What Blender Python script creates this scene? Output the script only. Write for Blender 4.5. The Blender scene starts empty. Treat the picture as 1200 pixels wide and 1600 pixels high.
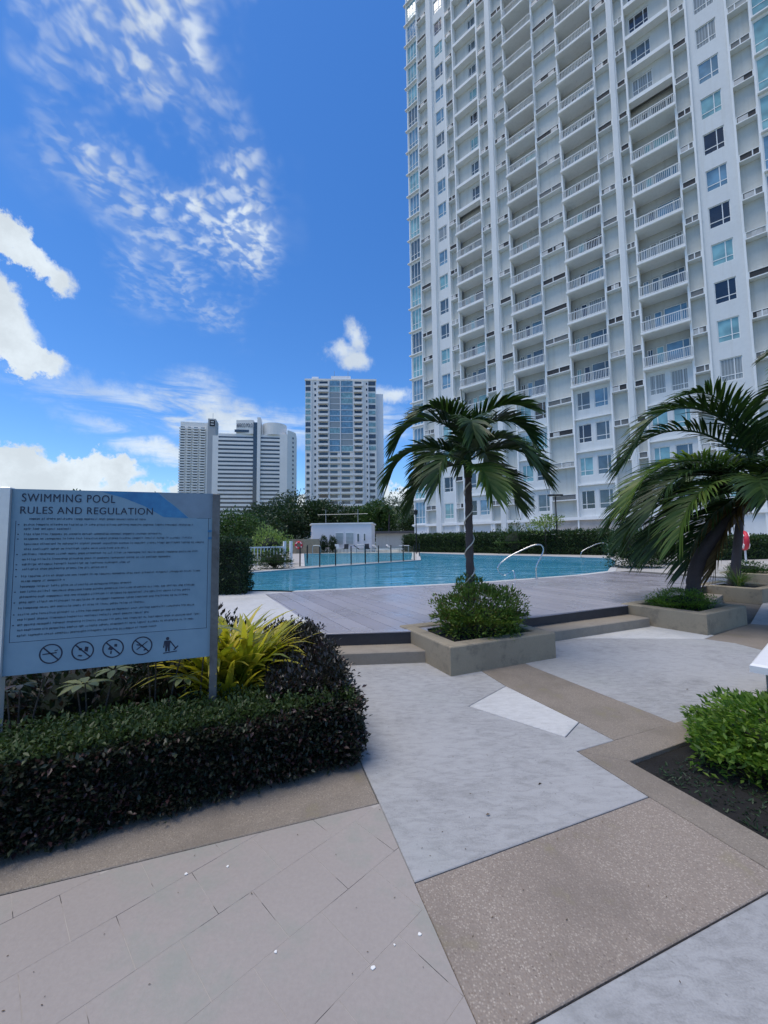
import bpy, bmesh, math, random
import numpy as np
from mathutils import Vector, Matrix

random.seed(7)
rng = np.random.default_rng(7)
sc = bpy.context.scene
col = sc.collection
R = math.radians

# ------------------------------------------------------------------ camera
CAM_H = 1.55
pitch, roll = math.atan(45 / 620), R(0.7)
fw = Vector((0, math.cos(pitch), math.sin(pitch)))
u0 = Vector((0, -math.sin(pitch), math.cos(pitch)))
r0 = Vector((1, 0, 0))
rt = r0 * math.cos(roll) - u0 * math.sin(roll)
up = u0 * math.cos(roll) + r0 * math.sin(roll)
cd = bpy.data.cameras.new('camera')
cam = bpy.data.objects.new('camera', cd)
col.objects.link(cam)
cam.matrix_world = Matrix(((rt.x, up.x, -fw.x, 0), (rt.y, up.y, -fw.y, 0), (rt.z, up.z, -fw.z, CAM_H), (0, 0, 0, 1)))
cd.sensor_fit = 'VERTICAL'
cd.sensor_height = 36
cd.lens = 620 / 1600 * 36
cd.clip_start = 0.05
cd.clip_end = 6000
sc.camera = cam

# ------------------------------------------------------------------ light
SUN_AZ = Vector((-0.90, -0.30)).normalized()
SUN_EL = R(73)
sd = bpy.data.lights.new('sun', 'SUN')
sd.energy = 2.7
sd.angle = R(36)
sd.color = (1.0, 0.91, 0.78)
sun = bpy.data.objects.new('sun', sd)
col.objects.link(sun)
sdir = Vector((SUN_AZ.x * math.cos(SUN_EL), SUN_AZ.y * math.cos(SUN_EL), math.sin(SUN_EL)))
sun.rotation_euler = sdir.to_track_quat('Z', 'Y').to_euler()
sc.view_settings.view_transform = 'Standard'
sc.view_settings.look = 'None'
sc.view_settings.gamma = 1
sc.view_settings.exposure = 0.1
sc.view_settings.use_curve_mapping = False
sc.cycles.max_bounces = 6
sc.cycles.transparent_max_bounces = 12
sc.cycles.caustics_reflective = False
sc.cycles.caustics_refractive = False
sc.cycles.use_denoising = True
sc.cycles.use_adaptive_sampling = True
sc.cycles.adaptive_threshold = 0.02

wd = bpy.data.worlds.new('World')
sc.world = wd
wd.use_nodes = True
wt = wd.node_tree
wt.nodes.clear()


class S:
    """a float socket with arithmetic"""
    def __init__(s, k, t=None): s.k, s.t = k, t
    def _m(s, op, *a):
        n = s.t.nodes.new('ShaderNodeMath'); n.operation = op
        for i, v in enumerate((s,) + a):
            if isinstance(v, S): s.t.links.new(v.k, n.inputs[i])
            else: n.inputs[i].default_value = v
        return S(n.outputs[0], s.t)
    def __add__(s, o): return s._m('ADD', o)
    def __sub__(s, o): return s._m('SUBTRACT', o)
    def __mul__(s, o): return s._m('MULTIPLY', o)
    def __truediv__(s, o): return s._m('DIVIDE', o)
    def mx(s, o): return s._m('MAXIMUM', o)
    def mn(s, o): return s._m('MINIMUM', o)
    def pw(s, o): return s._m('POWER', o)
    def f(s, op, *a): return s._m(op, *a)
    def rm(s, a, b, c=0., d=1., smooth=True):
        n = s.t.nodes.new('ShaderNodeMapRange')
        n.interpolation_type = 'SMOOTHSTEP' if smooth else 'LINEAR'
        s.t.links.new(s.k, n.inputs[0])
        for i, v in enumerate((a, b, c, d)): n.inputs[i + 1].default_value = v
        return S(n.outputs[0], s.t)


def comb(t, *a):
    n = t.nodes.new('ShaderNodeCombineXYZ')
    for i, v in enumerate(a):
        if isinstance(v, S): t.links.new(v.k, n.inputs[i])
        else: n.inputs[i].default_value = v
    return n.outputs[0]


def noise(t, vec, scale, detail=4, rough=.55, dist=0):
    n = t.nodes.new('ShaderNodeTexNoise')
    t.links.new(vec, n.inputs['Vector'])
    n.inputs['Scale'].default_value = scale
    n.inputs['Detail'].default_value = detail
    n.inputs['Roughness'].default_value = rough
    n.inputs['Distortion'].default_value = dist
    return S(n.outputs[0], t)


def build_world(t):
    L = t.links.new
    sky = t.nodes.new('ShaderNodeTexSky')
    sky.sky_type = 'NISHITA'
    sky.sun_disc = False
    sky.sun_elevation = SUN_EL
    sky.sun_rotation = math.atan2(SUN_AZ.x, SUN_AZ.y)
    sky.air_density = 1.0
    sky.dust_density = 0.15
    sky.ozone_density = 3.0
    hs = t.nodes.new('ShaderNodeHueSaturation')
    hs.inputs['Saturation'].default_value = 1.25
    hs.inputs['Value'].default_value = 1.25
    L(sky.outputs[0], hs.inputs['Color'])
    tint = t.nodes.new('ShaderNodeVectorMath'); tint.operation = 'MULTIPLY'
    tint.inputs[1].default_value = (.92, 1.03, 1.22)
    L(hs.outputs[0], tint.inputs[0])
    tc = t.nodes.new('ShaderNodeTexCoord')
    sp = t.nodes.new('ShaderNodeSeparateXYZ')
    L(tc.outputs['Generated'], sp.inputs[0])
    x, y, z = (S(o, t) for o in sp.outputs)
    az = x.f('ARCTAN2', y)
    el = z.f('ARCSINE')
    zc = z.mx(0.06) + .08
    flat = comb(t, x / zc, y / zc, 0.0)       # the high layer seen from below
    ang = comb(t, az, el, 0.)

    def warp(vec, scale, detail, amp, rough=.6):
        n = t.nodes.new('ShaderNodeTexNoise'); n.noise_dimensions = '2D'
        n.inputs['Scale'].default_value = scale; n.inputs['Detail'].default_value = detail; n.inputs['Roughness'].default_value = rough
        L(vec, n.inputs['Vector'])
        m = t.nodes.new('ShaderNodeVectorMath'); m.operation = 'MULTIPLY_ADD'
        L(n.outputs['Color'], m.inputs[0]); m.inputs[1].default_value = (amp, amp, 0); L(vec, m.inputs[2])
        q = t.nodes.new('ShaderNodeVectorMath'); q.operation = 'SUBTRACT'; q.inputs[1].default_value = (amp * .5, amp * .5, 0)
        L(m.outputs[0], q.inputs[0])
        return q.outputs[0], S(n.outputs[0], t)

    def blobs(vec, items):
        r = None
        for a0, e0, ra, re, rot in items:
            m = t.nodes.new('ShaderNodeMapping'); m.vector_type = 'TEXTURE'
            m.inputs['Location'].default_value = (a0, e0, 0); m.inputs['Rotation'].default_value = (0, 0, rot); m.inputs['Scale'].default_value = (ra, re, 1)
            L(vec, m.inputs['Vector'])
            n = t.nodes.new('ShaderNodeVectorMath'); n.operation = 'LENGTH'; L(m.outputs[0], n.inputs[0])
            v = S(n.outputs['Value'], t)
            r = v if r is None else r.mn(v)
        return r

    wcu, fine = warp(ang, 13., 7, .085, .66)
    wlo, low = warp(ang, 4., 3, .30)
    # heaped clouds, a bank of them low over the horizon all the way round
    cu = blobs(wcu, ((-.770, .515, .092, .040, -.40), (-.80, .40, .090, .056, -.75), (-.765, .350, .080, .034, -.15), (-.87, .45, .06, .05, 0.),
                     (-.72, .10, .17, .075, 0.), (-.52, .075, .22, .05, 0.), (-.38, .135, .13, .038, 0.1), (-.36, .06, .16, .04, 0.),
                     (-.21, .07, .05, .06, 0.), (.03, .10, .08, .06, 0.), (-.64, .15, .10, .035, .1), (-.80, .16, .10, .03, 0.)))
    sm = blobs(ang, ((-.068, .490, .026, .034, .2), (-.102, .458, .040, .024, 0.), (-.072, .438, .040, .020, 0.), (.03, .36, .05, .02, 0.))) + (fine - .5) * -2.6
    bank = low.rm(.30, .62, 2.0, .25, False) + el.rm(.04, .30, 0., 1.6, False) + az.rm(-.95, -.70, 0., .6).mx(0.) * az.rm(.55, .9, 1., 0.)
    fw_n = (fine - .5) * -2.0
    cum = (cu.mn(bank) + fw_n).rm(1.08, .72)
    # thin dappled layer high up
    hi = blobs(wlo, ((-.56, .84, .24, .28, .55), (-.46, .68, .20, .19, .6), (-.84, .88, .12, .13, 0.), (-.42, 1.10, .26, .12, 0.), (1.7, .9, .6, .3, 0.), (-2.2, .8, .6, .3, 0.), (2.9, .7, .5, .3, 0.)))
    wfl, veil = warp(flat, 3.2, 4, .12)
    n = t.nodes.new('ShaderNodeTexNoise'); n.noise_dimensions = '2D'
    n.inputs['Scale'].default_value = 26.; n.inputs['Detail'].default_value = 2.5; n.inputs['Roughness'].default_value = .5
    L(wfl, n.inputs['Vector'])
    puff = S(n.outputs[0], t).rm(.38, .72)
    m0 = hi.rm(1.15, .35)
    high = m0 * (puff * .70 + .12) * veil.rm(.30, .58) + hi.rm(1.5, .4) * veil.rm(.5, .8) * .22
    # drawn-out wisps
    st = comb(t, az * 3.0 + el * 5., el * 15. - az * 1.2, 0.)
    n = t.nodes.new('ShaderNodeTexNoise'); n.noise_dimensions = '2D'
    n.inputs['Scale'].default_value = 1.5; n.inputs['Detail'].default_value = 5; n.inputs['Roughness'].default_value = .62; n.inputs['Distortion'].default_value = .3
    L(st, n.inputs['Vector'])
    wm = blobs(wcu, ((-.40, .285, .42, .055, -.05), (-.45, .31, .11, .08, .1), (-.50, .20, .22, .03, -.22), (-.06, .29, .16, .05, .05), (1.7, .3, .7, .1, 0.), (-2., .3, .7, .1, 0.)))
    wisp = wm.rm(1.2, .1) * S(n.outputs[0], t).rm(.33, .62) * .85
    body = cum.mx(sm.rm(1.4, .3) * .85).mx(wisp).mx(high).mn(.97)
    shade = (fine * .6 + low * .4).rm(.32, .62, 1.0, .82)
    cc = t.nodes.new('ShaderNodeCombineColor')
    for i, v in enumerate((.84 * 8, .93 * 8, 8.)): L((shade * v).k, cc.inputs[i])
    mix = t.nodes.new('ShaderNodeMix'); mix.data_type = 'RGBA'
    L(body.k, mix.inputs[0]); L(tint.outputs[0], mix.inputs[6]); L(cc.outputs[0], mix.inputs[7])
    bg = t.nodes.new('ShaderNodeBackground'); bg.inputs['Strength'].default_value = .115
    L(mix.outputs[2], bg.inputs[0])
    out = t.nodes.new('ShaderNodeOutputWorld'); L(bg.outputs[0], out.inputs[0])


wd.cycles.sampling_method = 'MANUAL'
wd.cycles.sample_map_resolution = 256
build_world(wt)

# ------------------------------------------------------------------ materials
MT = {}


def new_mat(name):
    m = bpy.data.materials.new(name); m.use_nodes = True
    t = m.node_tree; t.nodes.clear()
    o = t.nodes.new('ShaderNodeOutputMaterial')
    b = t.nodes.new('ShaderNodeBsdfPrincipled')
    t.links.new(b.outputs[0], o.inputs[0])
    MT[name] = m
    return m, t, b, o


def ramp(t, fac, stops):
    r = t.nodes.new('ShaderNodeValToRGB')
    e = r.color_ramp.elements
    while len(e) < len(stops): e.new(.5)
    for k, (p, c) in enumerate(stops):
        e[k].position = p; e[k].color = (*c, 1)
    t.links.new(fac.k if isinstance(fac, S) else fac, r.inputs[0])
    return r.outputs[0]


def mixc(t, fac, a, b, mode='MIX'):
    n = t.nodes.new('ShaderNodeMix'); n.data_type = 'RGBA'; n.blend_type = mode
    for i, v in ((0, fac), (6, a), (7, b)):
        if isinstance(v, S): t.links.new(v.k, n.inputs[i])
        elif isinstance(v, (tuple, list)): n.inputs[i].default_value = (*v, 1)
        elif isinstance(v, (int, float)): n.inputs[i].default_value = v
        else: t.links.new(v, n.inputs[i])
    return n.outputs[2]


def pos(t):
    return t.nodes.new('ShaderNodeNewGeometry').outputs['Position']


def mul(c, k): return tuple(min(1., v * k) for v in c)


def bumpn(t, b, h, strength=.3, dist=.01):
    n = t.nodes.new('ShaderNodeBump'); n.inputs['Strength'].default_value = strength; n.inputs['Distance'].default_value = dist
    t.links.new(h.k if isinstance(h, S) else h, n.inputs['Height'])
    t.links.new(n.outputs[0], b.inputs['Normal'])


def surf(name, c, rough=.75, var=.15, sc1=1.5, sc2=30., c2=None, bump=0., bscale=60., bdist=.004, metal=0., spec=.4, stain=0., stain_c=(.1, .1, .09)):
    """a mottled surface: broad tone drift, finer grain, optional stains and relief"""
    m, t, b, o = new_mat(name)
    P = pos(t)
    n1 = noise(t, P, sc1, 4, .6); n2 = noise(t, P, sc2, 3, .6)
    f = (n1 * .6 + n2 * .4)
    cc = ramp(t, f, ((.32, mul(c, 1 - var)), (.68, c2 if c2 else mul(c, 1 + var))))
    if stain:
        s_ = noise(t, P, sc1 * 1.9 + .13, 6, .7)
        cc = mixc(t, s_.rm(.49, .66) * stain, cc, stain_c)
    t.links.new(cc, b.inputs['Base Color'])
    b.inputs['Roughness'].default_value = rough
    b.inputs['Metallic'].default_value = metal
    b.inputs['Specular IOR Level'].default_value = spec
    if bump: bumpn(t, b, noise(t, P, bscale, 4, .6), bump, bdist)
    return m


def leafm(name, stops, trans=.35, rough=.45, spec=.35):
    m, t, b, o = new_mat(name)
    g = t.nodes.new('ShaderNodeNewGeometry')
    f = S(g.outputs['Random Per Island'], t)
    n = noise(t, g.outputs['Position'], 2.3, 3, .6)
    cc = ramp(t, f * .6 + n * .4, stops)
    t.links.new(cc, b.inputs['Base Color'])
    b.inputs['Roughness'].default_value = rough
    b.inputs['Specular IOR Level'].default_value = spec
    tr = t.nodes.new('ShaderNodeBsdfTranslucent')
    br = t.nodes.new('ShaderNodeVectorMath'); br.operation = 'MULTIPLY'; br.inputs[1].default_value = (1.5, 1.6, .8)
    t.links.new(cc, br.inputs[0]); t.links.new(br.outputs[0], tr.inputs[0])
    mx = t.nodes.new('ShaderNodeMixShader'); mx.inputs[0].default_value = trans
    t.links.new(b.outputs[0], mx.inputs[1]); t.links.new(tr.outputs[0], mx.inputs[2])
    t.links.new(mx.outputs[0], o.inputs[0])
    return m


# paving
def aggregate(name, base, peb, scale):
    m, t, b, o = new_mat(name)
    P = pos(t)
    v = t.nodes.new('ShaderNodeTexVoronoi'); v.inputs['Scale'].default_value = scale; t.links.new(P, v.inputs['Vector'])
    hue = t.nodes.new('ShaderNodeSeparateColor'); t.links.new(v.outputs['Color'], hue.inputs[0])
    cc = ramp(t, S(hue.outputs[0], t), ((0., peb[0]), (.25, peb[1]), (.55, peb[2]), (.8, peb[3]), (1., peb[4])))
    d = S(v.outputs['Distance'], t)
    cc = mixc(t, d.rm(.30, .62), cc, base)
    big = noise(t, P, 1.7, 5, .65)
    cc = mixc(t, big.rm(.42, .68) * .6, cc, mul(base, .68))
    moss = noise(t, P, 3.4, 4, .6)
    cc = mixc(t, moss.rm(.58, .72) * .22, cc, (.30, .27, .10))
    t.links.new(cc, b.inputs['Base Color']); b.inputs['Roughness'].default_value = .8
    bumpn(t, b, d * -1., .5, .004)
    return m


aggregate('aggregate', (.265, .22, .18), ((.40, .345, .28), (.23, .18, .14), (.32, .265, .215), (.45, .39, .32), (.17, .135, .11)), 125.)
aggregate('aggregate_band', (.235, .20, .16), ((.30, .26, .21), (.18, .15, .12), (.25, .21, .17), (.35, .305, .245), (.15, .125, .10)), 130.)


def slate(name, c, drk):
    """pale rough concrete with lengthwise brushed marks"""
    m, t, b, o = new_mat(name)
    P = pos(t)
    mp = t.nodes.new('ShaderNodeMapping'); mp.inputs['Rotation'].default_value = (0, 0, R(-22)); mp.inputs['Scale'].default_value = (1.0, 2.6, 1)
    t.links.new(P, mp.inputs[0])
    a = noise(t, mp.outputs[0], 9., 6, .68, .6); g = noise(t, P, 120., 2, .5); w = noise(t, P, .9, 4, .6)
    cc = ramp(t, a * .5 + w * .3 + g * .2, ((.34, drk), (.52, c), (.7, mul(c, 1.15))))
    cc = mixc(t, noise(t, P, 2.2, 6, .7).rm(.52, .72) * .5, cc, mul(drk, .85))
    cc = mixc(t, noise(t, P, .7, 5, .65).rm(.5, .7) * .3, cc, (.33, .35, .33))
    cc = mixc(t, noise(t, P, 38., 2, .5).rm(.66, .74) * .35, cc, mul(drk, .5))
    t.links.new(cc, b.inputs['Base Color']); b.inputs['Roughness'].default_value = .72; b.inputs['Specular IOR Level'].default_value = .3
    bumpn(t, b, a * .7 + g * .3, .55, .008)
    return m


slate('pale_concrete', (.365, .365, .36), (.235, .235, .23))
slate('white_concrete', (.53, .53, .515), (.40, .40, .385))
surf('tile', (.335, .298, .268), .7, .1, .8, 55., bump=.25, bscale=90, stain=.55, stain_c=(.255, .28, .235))
m, t, b, o = new_mat('tile_joint')
P_ = pos(t)
cc = ramp(t, noise(t, P_, 3.6, 3, .6), ((.48, (.40, .365, .325)), (.555, (.33, .295, .26)), (.585, (.045, .04, .036))))
t.links.new(cc, b.inputs['Base Color']); b.inputs['Roughness'].default_value = .9
surf('joint_dark', (.10, .095, .085), .9, .3, 3., 40.)
surf('planter_stone', (.30, .255, .18), .8, .12, 2.2, 45., bump=.35, bscale=70, stain=.7, stain_c=(.18, .155, .115))
surf('step_stone', (.28, .245, .195), .75, .12, 2., 40., bump=.3, bscale=70, stain=.4, stain_c=(.20, .17, .14))
surf('riser_dark', (.040, .040, .045), .5, .3, 2., 20.)
surf('soil', (.013, .0125, .012), .95, .45, 4., 50., bump=1., bscale=35, bdist=.02)
surf('terrace', (.42, .40, .37), .8, .1, .6, 12.)
surf('ground', (.10, .115, .06), .9, .3, .05, 2.)
m, t, b, o = new_mat('deck_board')
g_ = t.nodes.new('ShaderNodeNewGeometry'); oi = t.nodes.new('ShaderNodeObjectInfo')
mp = t.nodes.new('ShaderNodeMapping'); mp.inputs['Rotation'].default_value = (0, 0, R(63.3)); mp.inputs['Scale'].default_value = (.6, 9., 1)
t.links.new(g_.outputs['Position'], mp.inputs[0])
gr = noise(t, mp.outputs[0], 3., 5, .6); bl = noise(t, g_.outputs['Position'], .8, 4, .6)
cc = ramp(t, gr * .35 + bl * .3 + S(oi.outputs['Random'], t) * .35, ((.25, (.27, .255, .28)), (.75, (.36, .345, .37))))
t.links.new(cc, b.inputs['Base Color'])
rr = bl.rm(.35, .65, .20, .38)
t.links.new(rr.k, b.inputs['Roughness']); b.inputs['Specular IOR Level'].default_value = .5
bumpn(t, b, gr, .12, .004)

# walls and trim
def paint(name, c, dirt, amt):
    """weathered wall paint: broad patches and rain streaks"""
    m, t, b, o = new_mat(name)
    P = pos(t)
    mp = t.nodes.new('ShaderNodeMapping'); mp.inputs['Scale'].default_value = (3., 3., .16); t.links.new(P, mp.inputs[0])
    st = noise(t, mp.outputs[0], 1.0, 5, .65); br = noise(t, P, .22, 4, .6); fn = noise(t, P, 4., 3, .6)
    cc = ramp(t, br * .6 + fn * .4, ((.35, mul(c, .94)), (.65, mul(c, 1.04))))
    cc = mixc(t, st.rm(.50, .72) * amt, cc, dirt)
    t.links.new(cc, b.inputs['Base Color']); b.inputs['Roughness'].default_value = .75; b.inputs['Specular IOR Level'].default_value = .3
    return m


paint('tower_wall', (.72, .73, .70), (.52, .53, .48), .4)
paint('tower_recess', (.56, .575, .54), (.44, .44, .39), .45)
paint('tower_back_shaded', (.43, .445, .425), (.32, .325, .30), .4)  # balcony back walls: recess shade put into a darker wall colour
paint('tower_pier', (.66, .685, .68), (.56, .57, .53), .4)
paint('tower_trim', (.78, .795, .78), (.62, .63, .59), .35)
surf('stone_cladding', (.46, .42, .38), .8, .2, 1.2, 9., bump=.4, bscale=6., bdist=.03)
surf('white_paint', (.78, .78, .77), .5, .04, 2., 20.)
surf('pool_house_wall', (.66, .66, .68), .75, .05, .6, 9.)
surf('far_wall', (.80, .78, .74), .8, .06, .1, 1.)
surf('far_wall_cool', (.72, .75, .78), .8, .05, .1, 1.)
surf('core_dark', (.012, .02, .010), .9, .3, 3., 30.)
surf('opening_shade', (.035, .036, .038), .7, .3, 2., 12.)  # near-black that stands for the shade inside dark openings
surf('opening_shade_grey', (.16, .165, .16), .7, .3, 2., 12.)
surf('recess_shade', (.42, .42, .39), .8, .1, 2., 12.)
surf('shaft_grey', (.40, .41, .42), .8, .08, .1, 1.)
surf('letter_grey', (.22, .24, .27), .6, .1)
surf('ac_metal', (.50, .50, .48), .5, .15, 2., 12., stain=.4, stain_c=(.3, .27, .22))
surf('roof_dark', (.07, .07, .075), .7, .2, .4, 5.)
surf('black_metal', (.022, .024, .026), .45, .2, 2., 20., metal=.3)
surf('steel', (.62, .62, .60), .22, .06, 3., 20., metal=1.)
surf('galvanised', (.40, .42, .42), .45, .12, 3., 25., metal=.7)
surf('post_metal_lit', (.66, .67, .66), .35, .06, 3., 25., metal=.35)  # left sign post: same metal, with sunlight put into a brighter tone
surf('rope', (.62, .58, .50), .8, .1, 8., 60.)
surf('red_plastic', (.62, .035, .06), .45, .12, 3., 20.)
surf('dark_cushion', (.06, .065, .075), .8, .15, 3., 20.)
surf('petal', (.80, .79, .74), .6, .05, 10., 60.)
surf('dry_leaf', (.10, .065, .03), .8, .4, 10., 60.)
surf('trunk_grey', (.075, .06, .058), .85, .25, 3., 40., bump=.7, bscale=30, bdist=.01)
surf('trunk_dark', (.075, .06, .048), .9, .3, 3., 30., bump=.7, bscale=30, bdist=.01)
surf('hill', (.17, .20, .16), .9, .35, .02, .25)
surf('bulb_cover', (.7, .7, .66), .4, .03)


def glass(name, c, rough=.06, blind=None):
    """a pane one does not see far into: tinted body under a mirror-like face; blinds or drapes hang inside some"""
    m, t, b, o = new_mat(name)
    P = pos(t)
    n1 = noise(t, P, .9, 2, .5)
    if blind:
        w = t.nodes.new('ShaderNodeTexWave'); w.wave_type = 'BANDS'; w.bands_direction = blind
        w.inputs['Scale'].default_value = 2.2; w.inputs['Distortion'].default_value = 1.2; t.links.new(P, w.inputs[0])
        cc = ramp(t, S(w.outputs[0], t) * .7 + n1 * .3, ((.2, mul(c, .6)), (.8, c)))
    else:
        cc = ramp(t, n1, ((.35, mul(c, .7)), (.65, mul(c, 1.2))))
    t.links.new(cc, b.inputs['Base Color'])
    b.inputs['Roughness'].default_value = rough; b.inputs['IOR'].default_value = 1.52
    b.inputs['Specular IOR Level'].default_value = .8
    return m


glass('pane_dark', (.018, .024, .034))
glass('pane_mid', (.09, .13, .155))
glass('pane_teal', (.22, .42, .44))
glass('pane_blue', (.15, .28, .38))
glass('pane_drape', (.34, .37, .36), .1, 'X')
glass('pane_far', (.05, .065, .085), .15)
glass('pane_far_teal', (.22, .38, .40), .15)

# water and the clear panels of the pool fence
m, t, b, o = new_mat('water')
t.nodes.remove(b)
P_ = pos(t)
mp = t.nodes.new('ShaderNodeMapping'); mp.inputs['Scale'].default_value = (.45, 1.0, 1); t.links.new(P_, mp.inputs[0])
h = noise(t, mp.outputs[0], 1.7, 3, .5, .5) + noise(t, mp.outputs[0], .45, 2, .5) * 1.2
bp = t.nodes.new('ShaderNodeBump'); bp.inputs['Strength'].default_value = 1.; bp.inputs['Distance'].default_value = .07
t.links.new(h.k, bp.inputs['Height'])
gl = t.nodes.new('ShaderNodeBsdfGlossy'); gl.inputs['Roughness'].default_value = .03; t.links.new(bp.outputs[0], gl.inputs['Normal'])
tr = t.nodes.new('ShaderNodeBsdfTransparent'); tr.inputs[0].default_value = (.72, .93, .98, 1)
fr = t.nodes.new('ShaderNodeFresnel'); fr.inputs['IOR'].default_value = 1.33; t.links.new(bp.outputs[0], fr.inputs['Normal'])
mx = t.nodes.new('ShaderNodeMixShader')
t.links.new(S(fr.outputs[0], t).mn(.55).k, mx.inputs[0]); bodyw = t.nodes.new('ShaderNodeBsdfDiffuse'); bodyw.inputs[0].default_value = (.07, .38, .54, 1)
mb_ = t.nodes.new('ShaderNodeMixShader'); mb_.inputs[0].default_value = .62
t.links.new(tr.outputs[0], mb_.inputs[1]); t.links.new(bodyw.outputs[0], mb_.inputs[2])
t.links.new(mb_.outputs[0], mx.inputs[1]); t.links.new(gl.outputs[0], mx.inputs[2])
t.links.new(mx.outputs[0], o.inputs[0])
surf('pool_tile', (.07, .43, .66), .4, .1, .7, 8.)
surf('kids_pool_tile', (.18, .46, .56), .4, .12, .7, 8.)
m, t, b, o = new_mat('clear_panel')
t.nodes.remove(b)
tr = t.nodes.new('ShaderNodeBsdfTransparent'); tr.inputs[0].default_value = (.93, .97, .96, 1)
gl = t.nodes.new('ShaderNodeBsdfGlossy'); gl.inputs['Roughness'].default_value = .02
fr = t.nodes.new('ShaderNodeLayerWeight'); fr.inputs['Blend'].default_value = .5
mx = t.nodes.new('ShaderNodeMixShader')
t.links.new((S(fr.outputs['Facing'], t).pw(4.) * .5 + .03).k, mx.inputs[0]); t.links.new(tr.outputs[0], mx.inputs[1]); t.links.new(gl.outputs[0], mx.inputs[2]); t.links.new(mx.outputs[0], o.inputs[0])

# foliage
leafm('palm_leaf', ((.2, (.015, .036, .012)), (.5, (.028, .062, .018)), (.85, (.055, .098, .026))), .22, .45, .3)
leafm('palm_leaf_yellow', ((.2, (.07, .13, .03)), (.5, (.11, .19, .045)), (.85, (.20, .25, .07))), .4)
leafm('palm_leaf_dead', ((.2, (.09, .06, .03)), (.5, (.15, .10, .05)), (.85, (.22, .16, .08))), .2, .7, .1)
leafm('hedge_leaf', ((.2, (.013, .020, .013)), (.42, (.024, .038, .022)), (.56, (.042, .052, .032)), (.74, (.058, .030, .032))), .15, .4, .4)
leafm('hedge_dark_leaf', ((.15, (.014, .018, .013)), (.55, (.028, .028, .022)), (.9, (.052, .026, .028))), .15, .35, .5)
leafm('hedge_top_leaf', ((.15, (.030, .052, .016)), (.55, (.052, .085, .026)), (.9, (.085, .12, .036))), .25)  # hedge top: the light falling on it is put into a lighter green
leafm('clipped_leaf', ((.15, (.022, .045, .018)), (.55, (.038, .078, .026)), (.9, (.065, .11, .035))), .2)
leafm('shrub_leaf', ((.15, (.035, .085, .014)), (.45, (.085, .17, .025)), (.65, (.16, .27, .045)), (.9, (.26, .36, .08))), .4)
leafm('shrub_warm_leaf', ((.15, (.05, .10, .02)), (.45, (.10, .17, .03)), (.65, (.18, .27, .06)), (.85, (.18, .085, .045))), .35)
leafm('strap_leaf', ((.1, (.12, .16, .02)), (.35, (.30, .31, .03)), (.6, (.52, .45, .05)), (.9, (.68, .52, .09))), .4)
leafm('whorl_leaf', ((.1, (.08, .11, .04)), (.5, (.17, .20, .08)), (.9, (.30, .31, .12))), .3)
leafm('under_leaf', ((.1, (.012, .022, .012)), (.5, (.022, .038, .018)), (.9, (.05, .022, .025))), .15)
leafm('tree_leaf', ((.15, (.016, .034, .018)), (.5, (.026, .055, .025)), (.9, (.045, .085, .032))), .2)
leafm('tree_leaf_mid', ((.15, (.025, .055, .02)), (.5, (.045, .095, .028)), (.9, (.075, .14, .04))), .25)
leafm('tree_leaf_pale', ((.15, (.10, .16, .05)), (.5, (.17, .25, .075)), (.9, (.28, .36, .12))), .3)
leafm('grass_blade', ((.15, (.04, .08, .02)), (.5, (.08, .15, .03)), (.9, (.15, .22, .06))), .3)
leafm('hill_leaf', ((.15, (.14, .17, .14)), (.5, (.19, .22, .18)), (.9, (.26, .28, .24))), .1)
# the sign
surf('sign_face', (.145, .262, .355), .4, .06, 1.2, 9., c2=(.19, .315, .41))
surf('sign_ink', (.012, .022, .05), .5, .1)
surf('sign_wave', (.025, .14, .36), .4, .25, 2.5, 12., c2=(.05, .26, .48))
surf('post_metal_shaded', (.12, .13, .135), .55, .3, 4., 30., metal=.4, stain=.5, stain_c=(.06, .055, .05))  # right sign post: backlit shade put into the tone, plus weathering stains
surf('sign_wave_light', (.15, .22, .29), .4, .2, 2.5, 12.)

# ------------------------------------------------------------------ mesh helpers


def mesh_obj(name, V, Fc, mat, parent=None, smooth=False, loc=None, rz=0.):
    me = bpy.data.meshes.new(name)
    me.from_pydata([tuple(v) for v in V], [], [tuple(f) for f in Fc])
    if mat: me.materials.append(MT[mat])
    if smooth: me.polygons.foreach_set('use_smooth', [True] * len(me.polygons))
    me.update()
    return link(name, me, parent, loc, rz)


def link(name, me, parent=None, loc=None, rz=0.):
    o = bpy.data.objects.new(name, me)
    col.objects.link(o)
    if parent: o.parent = parent
    if loc is not None: o.location = loc
    if rz: o.rotation_euler = (0, 0, rz)
    return o


def tag(o, label=None, cat=None, group=None, kind=None):
    for k, v in (('label', label), ('category', cat), ('group', group), ('kind', kind)):
        if v: o[k] = v
    return o


def empty(name, loc=(0, 0, 0), rz=0., label=None, cat=None, group=None, kind=None):
    return tag(link(name, None, None, loc, rz), label, cat, group, kind)


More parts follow.
